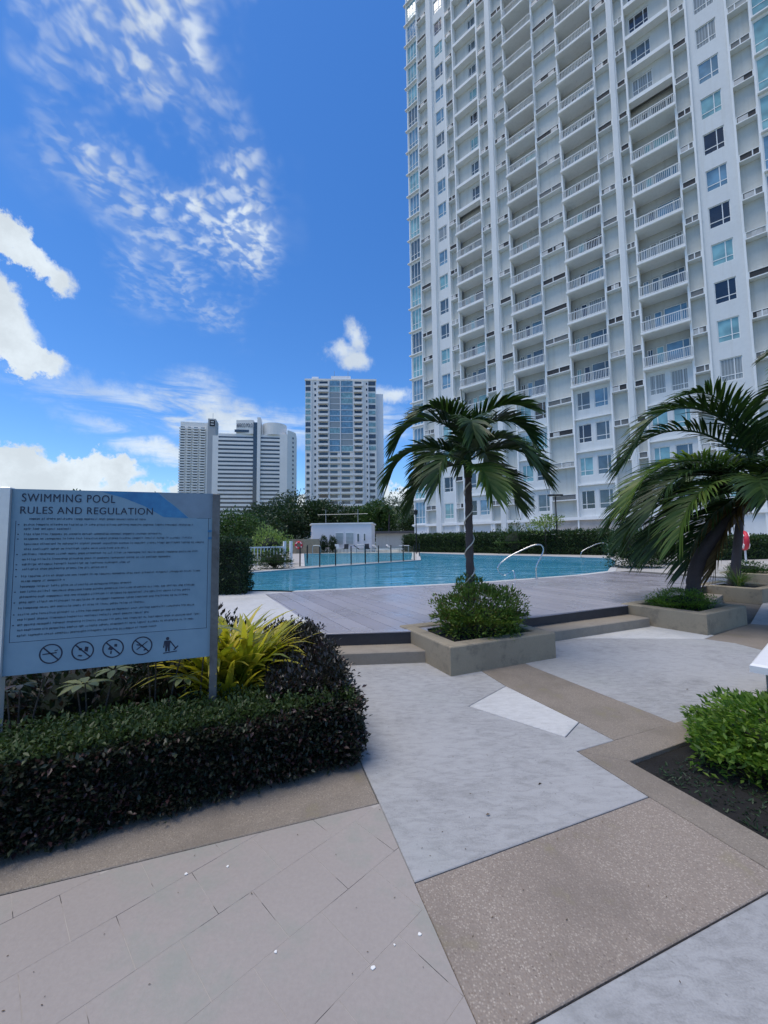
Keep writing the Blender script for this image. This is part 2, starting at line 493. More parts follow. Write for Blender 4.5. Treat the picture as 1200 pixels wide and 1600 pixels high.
class MB:
    def __init__(s): s.v, s.f = [], []
    def box(s, x0, x1, y0, y1, z0, z1, ch=0.):
        n = len(s.v)
        if not ch:
            s.v += [(x0, y0, z0), (x1, y0, z0), (x1, y1, z0), (x0, y1, z0), (x0, y0, z1), (x1, y0, z1), (x1, y1, z1), (x0, y1, z1)]
            s.f += [tuple(n + k for k in q) for q in ((0, 3, 2, 1), (4, 5, 6, 7), (0, 1, 5, 4), (1, 2, 6, 5), (2, 3, 7, 6), (3, 0, 4, 7))]
        else:
            for z, c in ((z0, 0), (z1 - ch, 0), (z1, ch)):
                s.v += [(x0 + c, y0 + c, z), (x1 - c, y0 + c, z), (x1 - c, y1 - c, z), (x0 + c, y1 - c, z)]
            s.f += [(n + 3, n + 2, n + 1, n), (n + 8, n + 9, n + 10, n + 11)]
            for r in (0, 4):
                for k in range(4): s.f.append((n + r + k, n + r + (k + 1) % 4, n + r + 4 + (k + 1) % 4, n + r + 4 + k))
        return s
    def prism(s, poly, z0, z1, ch=0.):
        """upright prism over a counter-clockwise outline; ch chamfers its upper edge"""
        n = len(s.v); k = len(poly)
        rings = [(poly, z0), (poly, z1 - ch)] + ([(inset(poly, ch), z1)] if ch else [])
        if not ch: rings[1] = (poly, z1)
        for p, z in rings: s.v += [(a, b, z) for a, b in p]
        s.f.append(tuple(range(n + k - 1, n - 1, -1)))
        m = n + k * (len(rings) - 1)
        s.f.append(tuple(range(m, m + k)))
        for r in range(len(rings) - 1):
            for i in range(k):
                j = (i + 1) % k; q = n + r * k
                s.f.append((q + i, q + j, q + k + j, q + k + i))
        return s
    def tube(s, pts, rad, sides=6, cap=True):
        pts = [Vector(p) for p in pts]; n = len(s.v); m = len(pts)
        rads = rad if isinstance(rad, (list, tuple)) else [rad] * m
        ref = Vector((0, 0, 1))
        for i, p in enumerate(pts):
            d = (pts[min(i + 1, m - 1)] - pts[max(i - 1, 0)]).normalized()
            a = d.cross(ref)
            if a.length < .1: a = d.cross(Vector((0, 1, 0)))
            a.normalize(); b = d.cross(a)
            for k in range(sides):
                w = 2 * math.pi * k / sides
                s.v.append(tuple(p + (a * math.cos(w) + b * math.sin(w)) * rads[i]))
        for i in range(m - 1):
            for k in range(sides):
                j = (k + 1) % sides
                s.f.append((n + i * sides + k, n + (i + 1) * sides + k, n + (i + 1) * sides + j, n + i * sides + j))
        if cap:
            s.f.append(tuple(n + k for k in range(sides)))
            s.f.append(tuple(n + (m - 1) * sides + k for k in range(sides - 1, -1, -1)))
        return s
    def lathe(s, prof, sides=12, cx=0., cy=0.):
        n = len(s.v)
        for r, z in prof:
            for k in range(sides):
                w = 2 * math.pi * k / sides
                s.v.append((cx + r * math.cos(w), cy + r * math.sin(w), z))
        for i in range(len(prof) - 1):
            for k in range(sides):
                j = (k + 1) % sides
                s.f.append((n + i * sides + k, n + i * sides + j, n + (i + 1) * sides + j, n + (i + 1) * sides + k))
        return s
    def mesh(s, name, mat, smooth=False):
        me = bpy.data.meshes.new(name)
        me.from_pydata(s.v, [], s.f)
        me.materials.append(MT[mat])
        if smooth: me.polygons.foreach_set('use_smooth', [True] * len(me.polygons))
        me.update()
        return me
    def build(s, name, mat, parent=None, loc=None, rz=0., smooth=False):
        return link(name, s.mesh(name, mat, smooth), parent, loc, rz)


def area(p):
    return .5 * sum(p[i][0] * p[(i + 1) % len(p)][1] - p[(i + 1) % len(p)][0] * p[i][1] for i in range(len(p)))


def ccw(p): return list(p) if area(p) > 0 else list(reversed(p))


def inset(poly, d):
    out = []; n = len(poly)
    for i in range(n):
        a, b, c = (Vector(poly[k % n]) for k in (i - 1, i, i + 1))
        e1, e2 = (b - a).normalized(), (c - b).normalized()
        n1, n2 = Vector((-e1.y, e1.x)), Vector((-e2.y, e2.x))
        m = (n1 + n2)
        q = m.length_squared
        k = min(2. / max(q, .25), 2.5) if q else 1
        out.append(tuple(b + m * (d * k)))
    return out


def clip(poly, p, n):
    """the part of an outline on the side of p that n points to"""
    out = []
    for i in range(len(poly)):
        a, b = poly[i], poly[(i + 1) % len(poly)]
        da = (a[0] - p[0]) * n[0] + (a[1] - p[1]) * n[1]; db = (b[0] - p[0]) * n[0] + (b[1] - p[1]) * n[1]
        if da >= 0: out.append(a)
        if (da >= 0) != (db >= 0):
            k = da / (da - db); out.append((a[0] + (b[0] - a[0]) * k, a[1] + (b[1] - a[1]) * k))
    return out


def sheet(name, outer, holes, z, mat, parent=None):
    bm = bmesh.new(); ed = []
    for lp in [outer] + holes:
        vs = [bm.verts.new((a, b, z)) for a, b in lp]
        ed += [bm.edges.new((vs[i], vs[(i + 1) % len(vs)])) for i in range(len(vs))]
    bmesh.ops.triangle_fill(bm, edges=ed, use_beauty=True, normal=(0, 0, 1))
    bmesh.ops.recalc_face_normals(bm, faces=bm.faces)
    for f in bm.faces:
        if f.normal.z < 0: f.normal_flip()
    me = bpy.data.meshes.new(name); bm.to_mesh(me); bm.free()
    me.materials.append(MT[mat])
    return link(name, me, parent)


def ribbon(pts, w, z0, z1):
    """a raised strip that follows a line"""
    mb = MB(); n = len(pts); Lr, Rr = [], []
    for i in range(n):
        a, b = Vector(pts[max(i - 1, 0)]), Vector(pts[min(i + 1, n - 1)])
        d = (b - a).normalized(); q = Vector((-d.y, d.x)) * w / 2; p = Vector(pts[i])
        Lr.append(tuple(p + q)); Rr.append(tuple(p - q))
    for i in range(n): mb.v += [(*Lr[i], z0), (*Rr[i], z0), (*Rr[i], z1), (*Lr[i], z1)]
    for i in range(n - 1):
        for k in range(4):
            j = (k + 1) % 4
            mb.f.append((i * 4 + k, i * 4 + j, i * 4 + 4 + j, i * 4 + 4 + k))
    mb.f += [(3, 2, 1, 0), tuple((n - 1) * 4 + k for k in range(4))]
    return mb


def np_mesh(name, V, Q, mat, smooth=False):
    """fast mesh from numpy: V (n,3); Q (m,3) or (m,4)"""
    me = bpy.data.meshes.new(name)
    V = np.asarray(V, np.float32); Q = np.asarray(Q, np.int32)
    k = Q.shape[1]
    me.vertices.add(len(V)); me.vertices.foreach_set('co', V.ravel())
    me.loops.add(Q.size); me.loops.foreach_set('vertex_index', Q.ravel())
    me.polygons.add(len(Q)); me.polygons.foreach_set('loop_start', np.arange(0, Q.size, k, dtype=np.int32))
    if smooth: me.polygons.foreach_set('use_smooth', np.ones(len(Q), bool))
    me.materials.append(MT[mat]); me.update(calc_edges=True)
    return me


def unit(v): return v / np.maximum(np.linalg.norm(v, axis=1, keepdims=True), 1e-6)


def leaves(P, D, L, W, fold=.25, nrm=None, curl=.0):
    """leaf blades: base, two shoulders, tip; creased down the midrib. P,D (n,3); L,W (n,)"""
    n = len(P); D = unit(D)
    if nrm is None: nrm = rng.normal(size=(n, 3)) * .5 + np.array([0, 0, 1.])
    side = unit(np.cross(D, nrm)); nn = unit(np.cross(side, D))
    L = np.broadcast_to(L, (n,))[:, None]; W = np.broadcast_to(W, (n,))[:, None]
    V = np.empty((n, 4, 3))
    V[:, 0] = P
    V[:, 1] = P + D * L * .45 + side * W * .5 + nn * W * fold
    V[:, 2] = P + D * L - nn * L * curl
    V[:, 3] = P + D * L * .45 - side * W * .5 + nn * W * fold
    b = (np.arange(n) * 4)[:, None]
    Q = np.concatenate([b + np.array([[0, 1, 2]]), b + np.array([[0, 2, 3]])])
    return V.reshape(-1, 3), Q


def box_points(n, x0, x1, y0, y1, z0, z1, faces='tfblr'):
    """points over the outer faces of a box with their outward directions"""
    A = {'t': (x1 - x0) * (y1 - y0), 'f': (x1 - x0) * (z1 - z0), 'b': (x1 - x0) * (z1 - z0), 'l': (y1 - y0) * (z1 - z0), 'r': (y1 - y0) * (z1 - z0)}
    tot = sum(A[c] for c in faces); P, N = [], []
    for c in faces:
        k = int(n * A[c] / tot)
        a = rng.random((k, 3)) * np.array([x1 - x0, y1 - y0, z1 - z0]) + np.array([x0, y0, z0])
        nv = {'t': (0, 0, 1), 'f': (0, -1, 0), 'b': (0, 1, 0), 'l': (-1, 0, 0), 'r': (1, 0, 0)}[c]
        if c == 't': a[:, 2] = z1
        if c == 'f': a[:, 1] = y0
        if c == 'b': a[:, 1] = y1
        if c == 'l': a[:, 0] = x0
        if c == 'r': a[:, 0] = x1
        P.append(a); N.append(np.tile(np.array(nv, float), (k, 1)))
    return np.concatenate(P), np.concatenate(N)


def wob(P, f, amp, seed=0.):
    """smooth pseudo-random offsets"""
    x, y, z = P[:, 0] * f + seed, P[:, 1] * f + seed * 1.7, P[:, 2] * f + seed * .6
    return amp * (np.sin(x * 1.3 + 2 * np.sin(y * .9)) + np.sin(y * 1.7 + 1.5 * np.sin(z * 1.1)) + np.sin(z * 1.9 + x * .7)) / 3


def hedge(name, label, x0, x1, y0, y1, z0, z1, n, leaf, L, loc=(0, 0, 0), rz=0., faces='tfblr', top=None, topn=0, group=None, shade='core_dark', jit=.05, cat='hedge'):
    """a clipped hedge: a dense inner body of twigs under a skin of leaves"""
    root = empty(name, loc, rz, label, cat, group)
    c = min(L * 1.0, (y1 - y0) * .2)
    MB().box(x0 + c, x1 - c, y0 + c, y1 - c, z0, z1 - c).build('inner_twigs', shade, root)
    P, N = box_points(n, x0, x1, y0, y1, z0, z1, faces)
    P = P + N * (rng.normal(size=(len(P), 1)) * jit * .4 + wob(P, 5., jit * .6)[:, None] + wob(P, 13., jit * .5, 2.)[:, None] - c * .3)
    P = P + N * ((rng.random((len(P), 1)) < .05) * rng.random((len(P), 1)) * jit * .8)
    D = N * .7 + rng.normal(size=P.shape) * .55 + np.array([0, 0, .35])
    s = rng.uniform(.7, 1.3, len(P)) * L
    V, Q = leaves(P, D, s, s * .5)
    f = link('foliage', np_mesh('foliage', V, Q, leaf), root)
    if topn:
        P, N = box_points(topn, x0, x1, y0, y1, z0, z1 + L * .25, 't')
        P = P + N * rng.normal(size=(len(P), 1)) * jit * .5
        D = N * .6 + rng.normal(size=P.shape) * .6
        s = rng.uniform(.6, 1.2, len(P)) * L
        V, Q = leaves(P, D, s, s * .5)
        link('lit_top', np_mesh('lit_top', V, Q, top), root)  # lighter leaves on top carry the light from above in their colour
    return root


def bush(name, label, c, rx, ry, h, n, leaf, L, cat='shrub', group=None, stems=9, z0=0., sd=0., asp=.42, upw=.4, core=True):
    """a rounded loose shrub on several stems"""
    root = empty(name, (c[0], c[1], z0), 0., label, cat, group)
    d = unit(rng.normal(size=(n, 3))); d[:, 2] = d[:, 2] * .5 + np.abs(d[:, 2]) * .5
    r = rng.uniform(.55, 1., n) ** .6
    r = r * (1 + wob(d * 3, 1.6, .28, sd))
    k = rng.random(n); taper = np.sqrt(1 - np.clip(d[:, 2], 0, 1) ** 2 * .0)
    P = d * r[:, None] * np.array([rx, ry, h * .66]) + np.array([0, 0, h * .34]) ; low_ = k < .3
    P[low_, 2] = P[low_, 2] * rng.random(low_.sum())
    P = P[P[:, 2] > .0]
    D = unit(P - np.array([0, 0, h * .2])) + rng.normal(size=P.shape) * .55 + np.array([0, 0, upw])
    s = rng.uniform(.65, 1.3, len(P)) * L
    V, Q = leaves(P, D, s, s * asp)
    link('foliage', np_mesh('foliage', V, Q, leaf), root)
    mb = MB()
    for k in range(stems):
        a = 2 * math.pi * k / stems + random.random(); q = random.uniform(.3, .8)
        x, y = math.cos(a) * rx * q, math.sin(a) * ry * q
        st = MB().tube([(x * .15, y * .15, 0), (x * .5, y * .5, h * .3), (x, y, h * .62)], [.012 * max(1, h), .009 * max(1, h), .005 * max(1, h)], 4)
        st.build('stem', 'trunk_dark', root)
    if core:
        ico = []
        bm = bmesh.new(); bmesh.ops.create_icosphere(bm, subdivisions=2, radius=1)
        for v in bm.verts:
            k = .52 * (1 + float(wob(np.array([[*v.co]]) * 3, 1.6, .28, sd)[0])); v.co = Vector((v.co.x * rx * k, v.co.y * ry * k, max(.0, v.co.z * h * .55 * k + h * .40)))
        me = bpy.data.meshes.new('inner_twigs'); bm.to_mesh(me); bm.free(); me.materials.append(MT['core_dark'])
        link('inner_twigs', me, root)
    return root


def tree(name, label, base, h, cr, n, leaf, L, trunk='trunk_dark', low=.35, group=None, clumps=26, sd=0., flat=.8, cat='tree'):
    """tapered trunk, limbs that fork to leaf clumps spread through the crown"""
    root = empty(name, base, 0., label, cat, group)
    rs = np.random.default_rng(int(sd * 100) + 11)
    cz = h * (low + (1 - low) * .5); ch = h * (1 - low) * .5
    d = unit(rs.normal(size=(clumps, 3))); rr = rs.uniform(.35, 1, clumps)[:, None] ** .5
    C = d * rr * np.array([cr, cr, ch]) * .82 + np.array([0, 0, cz])
    C[:, 2] += rs.normal(size=clumps) * ch * .12
    tb = MB().tube([(0, 0, 0), (cr * .03, 0, h * .25), (-cr * .03, cr * .02, h * .5), (0, 0, h * .72)], [h * .028, h * .022, h * .016, h * .006], 7)
    tb.build('trunk', trunk, root, smooth=True)
    lb = MB()
    for i in range(0, clumps, 3):
        q = C[i]; s_ = h * (.28 + .3 * rs.random())
        lb.tube([(0, 0, s_ * .9), (q[0] * .45, q[1] * .45, (s_ + q[2]) * .5), tuple(q)], [h * .011, h * .008, h * .003], 4)
    tag(lb.build('limbs', trunk, root), kind='stuff')
    per = max(4, n // clumps); P = []
    for q in C:
        e = rs.uniform(.34, .56) * cr
        g = unit(rs.normal(size=(per, 3))) * (rs.uniform(.3, 1, (per, 1)) ** .5) * e * np.array([1, 1, flat]); P.append(g + q)
    P = np.concatenate(P)
    D = unit(P - np.array([0, 0, cz - ch * .4])) + rs.normal(size=P.shape) * .7
    s = rs.uniform(.6, 1.3, len(P)) * L
    V, Q = leaves(P, D, s, s * .6)
    link('crown', np_mesh('crown', V, Q, leaf), root)
    return root

# ------------------------------------------------------------------ ground, paving, pool
gd = mesh_obj('ground', [(-3000, -60, -1.1), (3000, -60, -1.1), (3000, 4000, -1.1), (-3000, 4000, -1.1)], [(0, 1, 2, 3)], 'ground')
tag(gd, kind='structure')
pav = sheet('pavement', [(-7, -3), (9, -3), (16, 8), (14, 15), (5, 8.2), (2.4, 6.5), (.9, 6.3), (-.9, 5.5), (-1.2, 4.2), (-7, 1.2)], [], -.035, 'joint_dark')
tag(pav, kind='structure')


def panel(poly, mat, gap=.0035, top=0., name='paving_panel', label=None):
    o = MB().prism(inset(ccw(poly), gap), -.034, top, .004).build(name, mat, pav)
    if label: o['label'] = label
    return o


G_ = [(.77, 3.83), (1.27, 4.33), (1.63, 3.48), (1.40, 3.23)]
panel([(.1165, 1.92), (1.57, 2.5), (1.39, 3.02), (1.75, 3.17), (1.63, 3.48), (1.40, 3.23), (.77, 3.83), (1.27, 4.33), (1.13, 4.83), (1.0, 5.3), (.45, 5.45), (-.72, 5.3), (-.78, 4.85), (-.2, 2.95), (-.05, 2.47)], 'pale_concrete', label='pale grey brushed concrete panel')
panel(G_, 'white_concrete', .004, .001, label='small whiter concrete panel')
panel([(1.13, 4.83), (1.27, 4.33), (1.63, 3.48), (1.75, 3.17), (2.42, 3.44), (1.79, 4.95), (1.6, 5.5), (1.0, 5.3)], 'aggregate_band', label='brown pebble-washed band')
panel([(.1165, 1.92), (1.57, 2.5), (1.80, 1.905), (.295, 1.33)], 'aggregate', label='brown pebble-washed concrete panel')
panel([(.295, 1.33), (1.80, 1.905), (2.15, .9), (2.4, -.4), (.8185, -.4)], 'pale_concrete')
panel([(1.79, 4.95), (2.42, 3.44), (4.9, 4.48), (5.15, 5.47), (5.1, 5.91), (4.86, 6.18), (3.26, 6.3), (2.4, 6.25), (1.6, 5.5)], 'pale_concrete')
panel([(2.4, 6.25), (3.26, 6.3), (4.86, 6.18), (5.2, 6.4), (4.6, 7.2), (3.2, 7.0)], 'white_concrete')
panel([(4.86, 6.18), (5.1, 5.91), (5.15, 5.47), (4.9, 4.48), (6.1, 5.0), (7.2, 6.6), (6.5, 7.2), (5.2, 6.4)], 'aggregate_band')
panel([(7.2, 6.6), (6.1, 5.0), (14, 8.5), (13.4, 13), (9.4, 9.9), (8.6, 9.2), (6.5, 7.2)], 'pale_concrete')
panel([(1.39, 3.02), (1.57, 2.5), (1.80, 1.905), (2.15, .9), (2.4, -.4), (2.75, -.3), (2.42, .95), (2.05, 1.88), (1.69, 2.88)], 'aggregate_band', .003)
panel([(1.39, 3.02), (1.69, 2.88), (3.7, 3.77), (3.55, 3.93)], 'aggregate_band', .003)
panel([(3.55, 3.93), (3.7, 3.77), (6.1, 5.0), (4.9, 4.48)], 'aggregate_band', .003)
panel([(-.05, 2.47), (-.2, 2.95), (-.78, 4.85), (-1.1, 4.75), (-.55, 2.85), (-5.2, 1.22), (-5.0, .74)], 'aggregate_band', .003)
# diagonal square tiles in half bond, the joint dirt showing in places
TILE_A = [((-.05, 2.465), (.332, -.943)), ((-.0505, 2.47), (-.957, -.2896))]
jt = clip(clip([(-6, -3), (2, -3), (2, 4), (-6, 4)], *TILE_A[0]), *TILE_A[1])
MB().prism(ccw(jt), -.034, -.0009).build('joint_bed', 'tile_joint', pav)
ang = R(45.5); ex, ey = (math.cos(ang), math.sin(ang)), (-math.sin(ang), math.cos(ang))
org = (-.18, 1.89); T_ = .302
far_tiles = MB()
for r in range(-11, 9):
    for c in range(-14, 9):
        a = c * T_ + (r % 2) * T_ * .5; b = r * T_
        g = .0012
        q = [(org[0] + ex[0] * u + ey[0] * v, org[1] + ex[1] * u + ey[1] * v) for u, v in ((a + g, b + g), (a + T_ - g, b + g), (a + T_ - g, b + T_ - g), (a + g, b + T_ - g))]
        if max(p[1] for p in q) < -.2 or min(p[0] for p in q) < -4.2: continue
        q = clip(clip(q, *TILE_A[0]), *TILE_A[1])
        if len(q) < 3 or abs(area(q)) < .004: continue
        dz = random.uniform(-.0003, .0003)
        if max(p[1] for p in q) < .95: far_tiles.prism(ccw(q), -.03, dz)
        else: MB().prism(ccw(q), -.03, dz, .0).build('tile', 'tile', pav)
far_tiles.build('tile_field', 'tile', pav)['kind'] = 'stuff'

# terrace with the two pools cut out
POOL = [(-3.9, 10.5), (-2.3, 10.1), (.7, 10.95), (2.7, 11.6), (4.5, 12.5), (6.6, 13.6), (8.5, 15.0), (9.3, 16.3), (10.6, 18.2), (12.6, 21.5), (14.2, 25), (12, 28.75), (7.7, 33), (3.4, 40), (2.8, 33), (2.2, 25.5), (-3.2, 19.7), (-5.9, 16.6), (-6.3, 14.5), (-5.2, 12)]
KIDS = [(-4.1, 19.9), (1.85, 25.9), (2.4, 33), (2.9, 41), (-8.6, 42)]
EDGE = [(-.86, 5.43), (.35, 5.53), (1.2, 6.1), (2.35, 6.42), (4.35, 7.37), (5.2, 8.0), (6.3, 8.3), (7.8, 10.0), (9.3, 10.8), (11.5, 13.5), (14, 15)]
ter = sheet('terrace', [(-60, 6), (-6, 5.5), (-1.7, 4.75), (-.79, 4.9)] + EDGE + [(30, 24), (90, 30), (90, 120), (-90, 120)], [POOL, KIDS], .296, 'terrace')
tag(ter, kind='structure')
for nm, poly, mt, zf in (('swimming_pool', POOL, 'pool_tile', -.25), ('kids_pool', KIDS, 'kids_pool_tile', -.05)):
    p = ccw(poly); n = len(p)
    V = [(a, b, .296) for a, b in p] + [(a, b, zf) for a, b in p]
    o = mesh_obj(nm, V, [((i + 1) % n, i, n + i, n + (i + 1) % n) for i in range(n)] + [tuple(range(n, 2 * n))], mt)
    tag(o, kind='structure')
    w = sheet('water', p, [], .255, 'water', o)
    cp = ribbon([Vector(q) for q in p] + [Vector(p[0]), Vector(p[1])], .26, .27, .312).build('coping', 'white_concrete', o)
# board deck between the steps and the pool
DK = EDGE[:9] + [(10.6, 12.4), (9.4, 15.3), (8.6, 14.85), (6.67, 13.47), (4.57, 12.37), (2.75, 11.47), (.75, 10.82), (-2.28, 9.96), (-2.85, 9.62)]
DK = ccw(DK)
deck = sheet('pool_deck', DK, [], .299, 'joint_dark'); tag(deck, kind='structure')
pdv = (.893, .45)
BW = .30
for i in range(-22, 48):
    a = i * BW; c0 = (pdv[0] * a, pdv[1] * a); c1 = (pdv[0] * (a + BW), pdv[1] * (a + BW))
    q = clip(clip(DK, (c0[0] + pdv[0] * .004, c0[1] + pdv[1] * .004), pdv), (c1[0] - pdv[0] * .004, c1[1] - pdv[1] * .004), (-pdv[0], -pdv[1]))
    if len(q) < 3 or abs(area(q)) < .02: continue
    MB().prism(ccw(q), .297, .310 + random.uniform(-.001, .001), 0).build('deck_board', 'deck_board', deck)
wk = MB().prism(ccw([(-.79, 4.9), (-.80, 5.44), (-2.87, 9.61), (-2.33, 9.95), (-3.95, 10.34), (-5.3, 11.9), (-6.45, 14.5), (-8, 14), (-5.4, 9.2), (-2.6, 6.4), (-1.7, 4.75)]), -.03, .316, .01).build('raised_walkway', 'white_concrete')
tag(wk, kind='structure')


# steps up to the deck
def steps(pts0, pts1, treadw, nm='steps'):
    """one stone step and the dark riser of the deck above it"""
    a, b = Vector(pts0), Vector(pts1); d = (b - a).normalized(); q = Vector((-d.y, d.x))
    poly = [tuple(a), tuple(b), tuple(b + q * (treadw + .06)), tuple(a + q * (treadw + .06))]
    o = MB().prism(ccw(poly), -.034, .150, .012).build(nm, 'step_stone'); tag(o, kind='structure')
    a2, b2 = a + q * treadw, b + q * treadw
    MB().prism(ccw([tuple(a2), tuple(b2), tuple(b2 + q * .05), tuple(a2 + q * .05)]), .148, .302).build('riser', 'riser_dark', o)
    MB().prism(ccw([tuple(a2 - q * .012), tuple(b2 - q * .012), tuple(b2 + q * .12), tuple(a2 + q * .12)]), .303, .318, .004).build('nosing', 'deck_board', o)
    return o


steps((-.80, 5.06), (.62, 5.18), .37)
steps((2.25, 6.00), (4.62, 7.06), .38)
steps((6.05, 7.75), (8.2, 9.75), .40)


def planter(near, angd, w, d, label, h=.33, th=.19):
    root = empty('stone_planter', (near[0], near[1], 0), R(angd), label, 'planter', 'square stone planters along the deck')
    V, Fc = [], []
    def rect(i, z): V.extend([(i, i, z), (w - i, i, z), (w - i, d - i, z), (i, d - i, z)])
    for i, z in ((0, -.03), (0, h - .018), (.006, h - .006), (.02, h), (th - .02, h), (th - .006, h - .006), (th, h - .02), (th, .1)): rect(i, z)
    for r in range(7):
        for k in range(4): Fc.append((r * 4 + k, r * 4 + (k + 1) % 4, r * 4 + 4 + (k + 1) % 4, r * 4 + 4 + k))
    mesh_obj('wall', V, Fc, 'planter_stone', root)
    g = 14; sv, sf = [], []
    for j in range(g + 1):
        for i in range(g + 1):
            u, v = i / g, j / g; e = min(u, v, 1 - u, 1 - v)
            sv.append((th - .01 + u * (w - 2 * th + .02), th - .01 + v * (d - 2 * th + .02), h - .10 + min(e * .25, .05) + random.uniform(0, .018)))
    for j in range(g):
        for i in range(g): sf.append((j * (g + 1) + i, j * (g + 1) + i + 1, (j + 1) * (g + 1) + i + 1, (j + 1) * (g + 1) + i))
    mesh_obj('soil', sv, sf, 'soil', root, True)
    return root


def pl_at(near, angd, u, v):
    c, s = math.cos(R(angd)), math.sin(R(angd))
    return near[0] + u * c - v * s, near[1] + u * s + v * c


PL1, PL2, PL3, PL4 = ((.74, 4.64), 24), ((5.08, 6.38), 30), ((8.72, 9.30), 31), ((12.35, 12.75), 38)
planter(*PL1, 1.62, 1.32, 'square stone planter nearest the camera, holding the roped palm')
planter(*PL2, 1.52, 1.34, 'square stone planter with the leaning palm, right of the deck steps')
planter(*PL3, 1.52, 1.34, 'square stone planter with spiky grass, second back from the right edge')
planter(*PL4, 1.52, 1.34, 'farthest square stone planter, small at the right edge')

# planting beds
bed = tag(MB().prism(ccw([(-.30, 2.98), (-.88, 4.85), (-1.7, 4.72), (-6, 5.45), (-9, 5), (-9, 0), (-5.1, 1.30), (-.62, 2.86)]), -.05, .045).build('planting_bed', 'soil'), kind='structure')
rows, V, Fc = 26, [], []
Aq, Bq, Cq, Dq = (1.69, 2.88), (3.7, 3.77), (4.6, .6), (2.46, .8)
for j in range(rows + 1):
    for i in range(rows + 1):
        u, v = i / rows, j / rows
        x = (Aq[0] * (1 - u) + Bq[0] * u) * (1 - v) + (Dq[0] * (1 - u) + Cq[0] * u) * v
        y = (Aq[1] * (1 - u) + Bq[1] * u) * (1 - v) + (Dq[1] * (1 - u) + Cq[1] * u) * v
        V.append((x, y, -.03 + (random.uniform(0, .022) if 0 < i and 0 < j else 0)))
for j in range(rows):
    for i in range(rows): Fc.append((j * (rows + 1) + i, (j + 1) * (rows + 1) + i, (j + 1) * (rows + 1) + i + 1, j * (rows + 1) + i + 1))
tag(mesh_obj('planting_bed', V, Fc, 'soil', None, True), kind='structure')

# ------------------------------------------------------------------ the apartment tower
FH, Z0 = 3.25, 3.4
NF = 26
TOP = Z0 + FH * NF
TW = empty('apartment_tower', (3.8, 52.0, 0), math.atan2(-.666, .746), 'huge white apartment tower with rows of balconies filling the right side', 'building')
CO = [.4, 2.15, 3.85, 4.63, 6.6, 7.77, 11.14, 12.39, 13.0, 14.48, 17.77, 20.26, 23.63, 25.03, 25.45, 26.31, 29.77, 30.88, 33.41, 34.8, 38.2, 39.6, 43.]
KIND = 'G A P W A B A P A B A B A P A B A W A G A W'.split()


def fz(i): return Z0 + FH * i


def hole_wall(s0, s1, z0, z1, holes, t, depth, name, mat):
    """a wall face with real openings and their reveals, one connected mesh; holes (a,b,c,d) = s range, z range"""
    xs = sorted({s0, s1, *[h[0] for h in holes], *[h[1] for h in holes]}); zs = sorted({z0, z1, *[h[2] for h in holes], *[h[3] for h in holes]})
    V, Fc, idx = [], [], {}
    def vid(x, z, y):
        k = (round(x, 4), round(z, 4), round(y, 4))
        if k not in idx: idx[k] = len(V); V.append((x, y, z))
        return idx[k]
    yf, yb = -t, -t + depth
    cell = lambda i, j: any(h[0] <= (xs[i] + xs[i + 1]) / 2 <= h[1] and h[2] <= (zs[j] + zs[j + 1]) / 2 <= h[3] for h in holes)
    for i in range(len(xs) - 1):
        for j in range(len(zs) - 1):
            if not cell(i, j): Fc.append([vid(xs[i], zs[j], yf), vid(xs[i + 1], zs[j], yf), vid(xs[i + 1], zs[j + 1], yf), vid(xs[i], zs[j + 1], yf)])
    for a, b, c, d in holes:
        q = [(a, c), (b, c), (b, d), (a, d)]
        for k in range(4):
            (x1, w1), (x2, w2) = q[k], q[(k + 1) % 4]
            Fc.append([vid(x1, w1, yf), vid(x1, w1, yb), vid(x2, w2, yb), vid(x2, w2, yf)])
    return mesh_obj(name, V, Fc, mat, TW)


WCACHE = {}
PANES = ['pane_dark', 'pane_mid', 'pane_teal', 'pane_blue', 'pane_drape']


def win_mesh(w, h, muls, trans, fw_=.06):
    k = (round(w, 2), round(h, 2), tuple(muls), tuple(trans))
    if k not in WCACHE:
        mb = MB()
        mb.box(0, w, -.05, .03, 0, fw_).box(0, w, -.05, .03, h - fw_, h).box(0, fw_, -.049, .029, fw_, h - fw_).box(w - fw_, w, -.049, .029, fw_, h - fw_)
        for m in muls: mb.box(w * m - .03, w * m + .03, -.045, .025, fw_, h - fw_)
        for m in trans: mb.box(fw_, w - fw_, -.04, .02, h * m - .03, h * m + .03)
        fr_ = mb.mesh('window', 'tower_trim')
        pn = [MB().box(fw_ * .6, w - fw_ * .6, -.012, .012, fw_ * .6, h - fw_ * .6).mesh('pane', p) for p in PANES]
        WCACHE[k] = (fr_, pn)
    return WCACHE[k]


def put_window(s, z, t, w, h, muls=(.62,), trans=(.28,), p=None, wts=(3, 3, 3, 3, 2)):
    fr_, pn = win_mesh(w, h, muls, trans)
    o = link('window', fr_, TW, (s, -t, z))
    link('pane', pn[p if p is not None else random.choices(range(5), wts)[0]], o)
    return o


# the body of the building behind the front
MB().box(.42, 43., 1.50, 20, 0, TOP + .6).build('core', 'tower_wall', TW)
MB().box(.2, 43.2, -.30, .4, TOP + .1, TOP + 1.3).build('parapet', 'tower_trim', TW)
for b in CO: MB().box(b - .07, b + .07, -.16, .55, .3, TOP + .05).build('fin', 'tower_trim', TW)
FAN = {}


def ac_mesh():
    if not FAN:
        FAN['b'] = MB().box(0, .62, -.30, 0, 0, .40, .015).mesh('air_conditioner', 'ac_metal')
        m = MB(); m.lathe([(.0, 0.), (.2, 0.), (.2, .012), (.0, .012)], 10)
        m.v = [(x + .30, -.301 - z, y + .26) for x, y, z in m.v]
        FAN['g'] = m.mesh('fan_grille', 'opening_shade')
    return FAN


